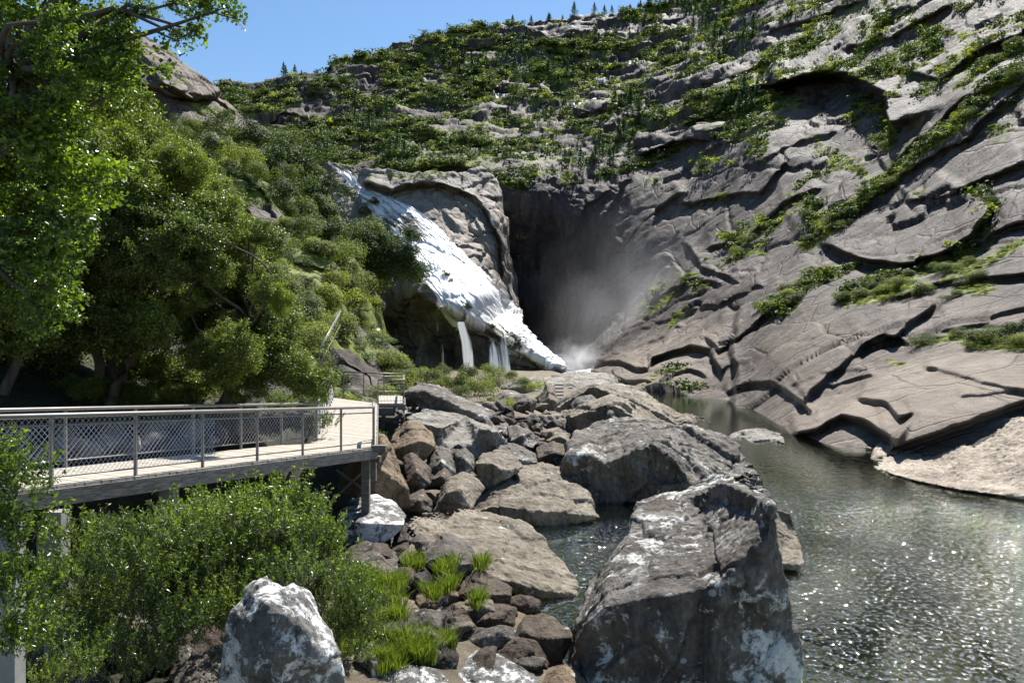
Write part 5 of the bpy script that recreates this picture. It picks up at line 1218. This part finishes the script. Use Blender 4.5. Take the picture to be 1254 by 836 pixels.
def leafy_tree(name, base, fork, clumps, kind, label, cat, trunk_r=.16, sq=1.0, bark='bark', forks=None, limb=.35, scale_leaf=None):
    """clumps: (px, py, D, radius px); limbs run from the forks to every clump"""
    root = empty(name, tuple(base)); tag(root, label, cat)
    m = MB(); fs = [np.array(f, float) for f in (forks or [fork])]
    for f in fs:
        m.tube(curve(base, f, 0, 7, .05), list(np.linspace(trunk_r, trunk_r * .55, 8)), 8)
    for x, y, D, rp in clumps:
        p = W(x, y, D); f = min(fs, key=lambda q: np.linalg.norm(q - p)); L = np.linalg.norm(p - f)
        m.tube(curve(f, p, limb * .3, 7, .09), list(np.linspace(trunk_r * .42, trunk_r * .07, 8)), 6)
        i = int(rng.integers(3)); me, S = CL[kind, i]; r = rp * D / F * rng.uniform(.8, 1.25)
        o = bpy.data.objects.new('foliage', me); COL.objects.link(o); o.parent = root
        az = rng.uniform(0, 6.28); o.location = tuple(p - np.array(base)); o.rotation_euler = (0, 0, az); q_ = rng.uniform(.8, 1.35); o.scale = (r * q_, r * rng.uniform(.8, 1.2), r * sq * rng.uniform(.85, 1.1)); o.rotation_euler = (rng.normal() * .3, rng.normal() * .3, az)
        for s in S[::6]:
            q = p + np.array([s[0] * math.cos(az) - s[1] * math.sin(az), s[0] * math.sin(az) + s[1] * math.cos(az), s[2]]) * r
            m.tube(curve(p, q, 0, 3, .12), [trunk_r * .07, trunk_r * .055, trunk_r * .04, trunk_r * .02], 4)
    me = m.build('trunk', M[bark], root, True)
    return root
def ring(cx, cy, rx, ry, D, r, n, sd, dD=3.):
    rg = np.random.default_rng(sd); out = []; k = 0
    while len(out) < n and k < 4000:
        k += 1; u, v = rg.uniform(-1, 1, 2)
        if u * u + v * v > 1: continue
        x, y = cx + u * rx, cy + v * ry
        if all(math.hypot(x - q[0], y - q[1]) > r * .62 for q in out): out.append((x, y, D + rg.uniform(-dD, dD), r * rg.uniform(.8, 1.2)))
    return out
# big multi-stemmed tree behind the walkway
leafy_tree('leafy_tree', W(130, 520, 19.5), None, ring(160, 290, 120, 125, 20.5, 31, 56, 1) + ring(205, 225, 50, 55, 21, 28, 9, 4) + ring(120, 360, 90, 60, 20, 30, 10, 2, 2), 'oak', 'large dark green multi stemmed tree behind the boardwalk, left of centre', 'tree', .17,
           forks=[W(165, 430, 19.5), W(105, 400, 20), W(140, 380, 21)])
leafy_tree('leafy_tree', W(270, 510, 20.5), None, ring(285, 360, 66, 100, 21, 25, 42, 3) + [(290, 430, 20, 34), (330, 440, 20.5, 32), (362, 452, 21, 27), (338, 400, 21, 30), (385, 470, 21.5, 22), (300, 470, 20.5, 24)], 'oak', 'bushy tree leaning out over the boardwalk where it bends', 'tree', .13, forks=[W(290, 440, 20.5), W(310, 400, 21)])
leafy_tree('leafy_tree', W(-30, 560, 17), None, ring(30, 330, 70, 120, 18, 46, 14, 5, 2), 'oak', 'dark tree at the left edge behind the foreground leaves', 'tree', .15, forks=[W(0, 430, 17.5), W(40, 400, 18)])
leafy_tree('leafy_tree', W(215, 240, 62), None, ring(225, 215, 50, 30, 64, 20, 14, 6, 6), 'oak', 'tree crowns behind the large tree, under the granite dome', 'tree', .3, forks=[W(215, 220, 62)])
leafy_tree('leafy_tree', W(70, 300, 30), None, ring(70, 190, 90, 80, 32, 40, 18, 8, 4), 'oak', 'tall tree higher up the bank behind the foreground branches', 'tree', .22, forks=[W(80, 220, 31)])
leafy_tree('bush', W(245, 505, 24), None, [(235, 478, 24, 24), (262, 470, 24.5, 24), (285, 490, 24, 18), (215, 490, 24, 16)], 'yellow', 'yellow green bush glowing in the sun behind the boardwalk', 'bush', .05, forks=[W(245, 495, 24)])
leafy_tree('bush', W(330, 520, 19.8), None, [(300, 498, 21, 16), (340, 495, 22, 18), (372, 492, 22.5, 18), (395, 490, 23, 12), (270, 500, 20.5, 14)], 'shrubby', 'low leafy bush just behind the back railing near the bend', 'bush', .04, forks=[W(330, 510, 20.5)])
# dark understorey
leafy_tree('bush', W(60, 540, 19), None, ring(110, 470, 150, 34, 24, 30, 26, 9, 2), 'oak', 'dark shaded undergrowth beneath the trees behind the boardwalk', 'undergrowth', .06, forks=[W(90, 500, 22)])
leafy_tree('bush', W(130, 530, 19.0), None, ring(60, 488, 90, 14, 19.5, 20, 14, 41, .8) + ring(190, 488, 60, 14, 20, 18, 10, 42, .8), 'oak', 'shaded leafy thicket right behind the back railing of the boardwalk', 'thicket', .05, forks=[W(60, 505, 19.4), W(190, 505, 20)])
# overhanging foreground tree at top left
fg = ring(50, 60, 95, 75, 8.2, 36, 20, 21, .9) + ring(40, 200, 70, 85, 8.4, 38, 14, 22, .9) + ring(30, 330, 70, 80, 8.2, 36, 11, 23, .7) + [(175, 8, 8, 24), (215, 4, 7.9, 20), (245, 6, 7.8, 15), (140, 50, 8, 22), (203, 86, 8, 10), (165, 60, 8, 14), (180, 120, 8, 10), (215, 42, 7.9, 12), (236, 38, 7.9, 10), (130, 100, 8, 22), (150, 20, 8, 22)]
fgt = leafy_tree('overhanging_tree', W(-260, 700, 8.6), None, fg, 'fg', 'foreground tree with broad sunlit leaves overhanging from the top left corner', 'tree', .13, forks=[W(-60, 180, 8.5), W(20, 100, 8.3), W(-60, 330, 8.4)])
m = MB(); m.tube([W(-60, 180, 8.5), W(0, 118, 8.3), W(70, 80, 8.2), (W(130, 55, 8)), W(190, 38, 7.9), W(240, 22, 7.8), W(275, 10, 7.8)], [.06, .05, .04, .032, .022, .014, .006], 7)
m.tube([W(190, 38, 7.9), W(215, 50, 7.9), W(240, 36, 7.9)], [.014, .01, .005], 5); m.tube([W(240, 22, 7.8), W(262, 16, 7.8), W(290, 24, 7.8)], [.01, .008, .004], 5)
m.tube([W(-60, 180, 8.5), W(20, 170, 8.3), W(110, 130, 8.2), W(200, 80, 8)], [.05, .035, .025, .01], 6)
m.build('branch', M['bark'], fgt, True)
tip = []
for x, y, n, s in [(288, 22, 60, 7), (283, 8, 40, 7), (270, 12, 50, 9), (255, 5, 70, 10), (240, 42, 60, 8), (222, 52, 50, 8), (202, 88, 70, 9), (270, 2, 30, 6), (236, 20, 50, 9), (205, 60, 60, 10)]:
    tip.append(W(x, y, 7.85) + rng.normal(size=(n, 3)) * np.array([1, 1.2, .8]) * s * 7.85 / F)
V, Fq = leaves(np.concatenate(tip), .052, .04, rng, None); V = V - np.array(fgt.location)
o = obj('foliage', np_mesh('foliage', V, Fq, M['leaf_fg'], False), fgt)

# --- shrubs in front of the walkway: upright leafy stems
def sprig_proto(seed, ns=60, nl=24, mat='leaf_shrub', L=.14, Wd=.05):
    rg = np.random.default_rng(seed); Cs, ds, ns_ = [], [], []; st = MB()
    for i in range(ns):
        a = rg.uniform(0, 6.28); r0 = rg.uniform(0, .75) ** .8; b = np.array([math.cos(a) * r0, math.sin(a) * r0, -.6 + rg.uniform(0, .7)])
        d = np.array([math.cos(a) * .6 * r0 + rg.normal() * .3, math.sin(a) * .6 * r0 + rg.normal() * .3, 1.0]); d /= np.linalg.norm(d); Ls = rg.uniform(.5, 1.0)
        e = b + d * Ls; mid = (b + e) / 2 + rg.normal(size=3) * .05; st.tube([b, mid, e], [.012, .008, .003], 3)
        t = rg.uniform(.15, 1.03, nl); p = np.where(t[:, None] < .5, b + (mid - b) * t[:, None] * 2, mid + (e - mid) * (t[:, None] - .5) * 2)
        out = rand_dirs(nl, rg); out = out + d * .7; out /= np.linalg.norm(out, axis=1)[:, None]; Cs.append(p + out * L * .5); ds.append(out)
    V, Fq = leaves(np.concatenate(Cs), L, Wd, rg, None, .5, np.concatenate(ds))
    sm = bpy.data.meshes.new('stems'); sm.from_pydata([tuple(v) for v in np.concatenate(st.v)], [], st.f); sm.materials.append(M['bark_pale'])
    return np_mesh('foliage', V, Fq, M[mat], False), sm
SPG = [sprig_proto(700 + i) for i in range(4)]
SPB = [sprig_proto(710 + i, mat='leaf_fg', L=.16, Wd=.065) for i in range(2)]
def stem_shrub(name, base, spots, protos, label):
    root = empty(name, tuple(base)); tag(root, label, 'shrub')
    for x, y, D, rp in spots:
        p = W(x, y, D); r = rp * D / F; i = int(rng.integers(len(protos))); az = rng.uniform(0, 6.28)
        for nm, me in zip(('foliage', 'stem'), protos[i]):
            o = bpy.data.objects.new(nm, me); COL.objects.link(o); o.parent = root; o.location = tuple(p - np.array(base)); o.rotation_euler = (0, 0, az); o.scale = (r, r, r)
    return root
stem_shrub('willow_shrub', W(200, 800, 9.5), ring(165, 722, 108, 88, 10, 40, 26, 31, .8), SPG, 'large leafy green shrub under the left part of the boardwalk')
stem_shrub('willow_shrub', W(330, 760, 10.5), ring(305, 685, 92, 82, 10.9, 42, 24, 32, .8) + [(378, 618, 11.5, 30), (355, 632, 11.5, 34), (250, 622, 11, 26), (300, 622, 11.2, 28), (400, 650, 11.6, 24)], SPG, 'large leafy green shrub under the boardwalk, right of the first, beside the tall white rock')
stem_shrub('willow_shrub', W(400, 790, 11.5), ring(420, 745, 40, 55, 11.8, 26, 12, 33, .5), SPG, 'low green shrub between the tall white rock and the grass')
stem_shrub('broadleaf_shrub', W(0, 800, 6.6), [(10, 590, 6.8, 50), (20, 650, 6.8, 50), (-5, 720, 6.6, 55), (20, 780, 6.6, 45), (-20, 560, 6.8, 45), (25, 700, 7, 30)], SPB, 'shrub with larger leaves rising at the left edge in front of the railing')
stem_shrub('willow_shrub', W(80, 840, 8), [(60, 770, 8.5, 40), (90, 815, 8.3, 40), (130, 790, 8.8, 38), (60, 830, 8, 30), (160, 820, 9, 30), (190, 800, 9.2, 34)], SPG, 'small shrub at the bottom left in front of the ochre boulder')
stem_shrub('willow_shrub', W(462, 540, 26), [(462, 535, 26, 10), (472, 548, 26, 9), (455, 545, 26, 9)], SPG, 'small dark green shrub beneath the platform edge')

stem_shrub('bank_shrub', W(150, 545, 18), [(x_, 528 - (x_ % 3) * 6, 16.6 + x_ / 75., 17) for x_ in range(-10, 400, 17)], SPG, 'row of small dark shrubs on the bank just behind the back railing')
# --- grass
def tufts(spots, n, h, name, label, mat='grass'):
    rg = np.random.default_rng(91); V, Fq = [], []; c = 0
    for x, y, D, rp in spots:
        p = W(x, y, D); r = rp * D / F
        for _ in range(n):
            a = rg.uniform(0, 6.28); q = p + np.array([math.cos(a), math.sin(a), 0]) * r * rg.uniform(0, 1) ** .6; q[2] -= .05; H = h * rg.uniform(.5, 1.2); l = np.array([math.cos(a), math.sin(a), 0]) * H * rg.uniform(.1, .7) + rg.normal(size=3) * .04
            w = np.array([-math.sin(a + rg.normal()), math.cos(a), 0]) * .007
            m1 = q + l * .35 + np.array([0, 0, H * .6]); e = q + l + np.array([0, 0, H * .95])
            V += [q - w, q + w, m1 + w * .8, m1 - w * .8, e + w * .1, e - w * .1]; Fq += [(c, c + 1, c + 2, c + 3), (c + 3, c + 2, c + 4, c + 5)]; c += 6
    o = obj(name, np_mesh(name, np.array(V), np.array(Fq), M[mat], False)); tag(o, label, 'grass', kind='stuff')
rg = np.random.default_rng(92); G = []
for x, y, a, b, n, D in [(470, 735, 22, 22, 26, 14.8), (500, 790, 26, 16, 30, 13.6), (460, 765, 24, 20, 30, 14.2), (440, 750, 22, 26, 20, 14.6), (485, 715, 10, 8, 8, 16.2), (520, 800, 14, 10, 10, 13.6), (548, 705, 10, 18, 14, 17), (507, 688, 9, 7, 7, 18), (590, 692, 6, 6, 5, 18), (440, 720, 18, 22, 16, 15), (430, 780, 14, 18, 12, 13.2), (590, 735, 8, 8, 4, 16.3), (470, 815, 20, 10, 12, 13), (530, 725, 8, 8, 5, 16.2), (540, 790, 12, 7, 8, 14)]:
    for _ in range(n):
        px, py = x + rg.uniform(-a, a), y + rg.uniform(-b, b); G.append((px, py, D * (1 - (py - y) / (y - HOR) * .6) - .2, 9))
tufts(G, 70, .30, 'grass', 'bright yellow green grass tufts growing between the bank boulders')

finish_labels()
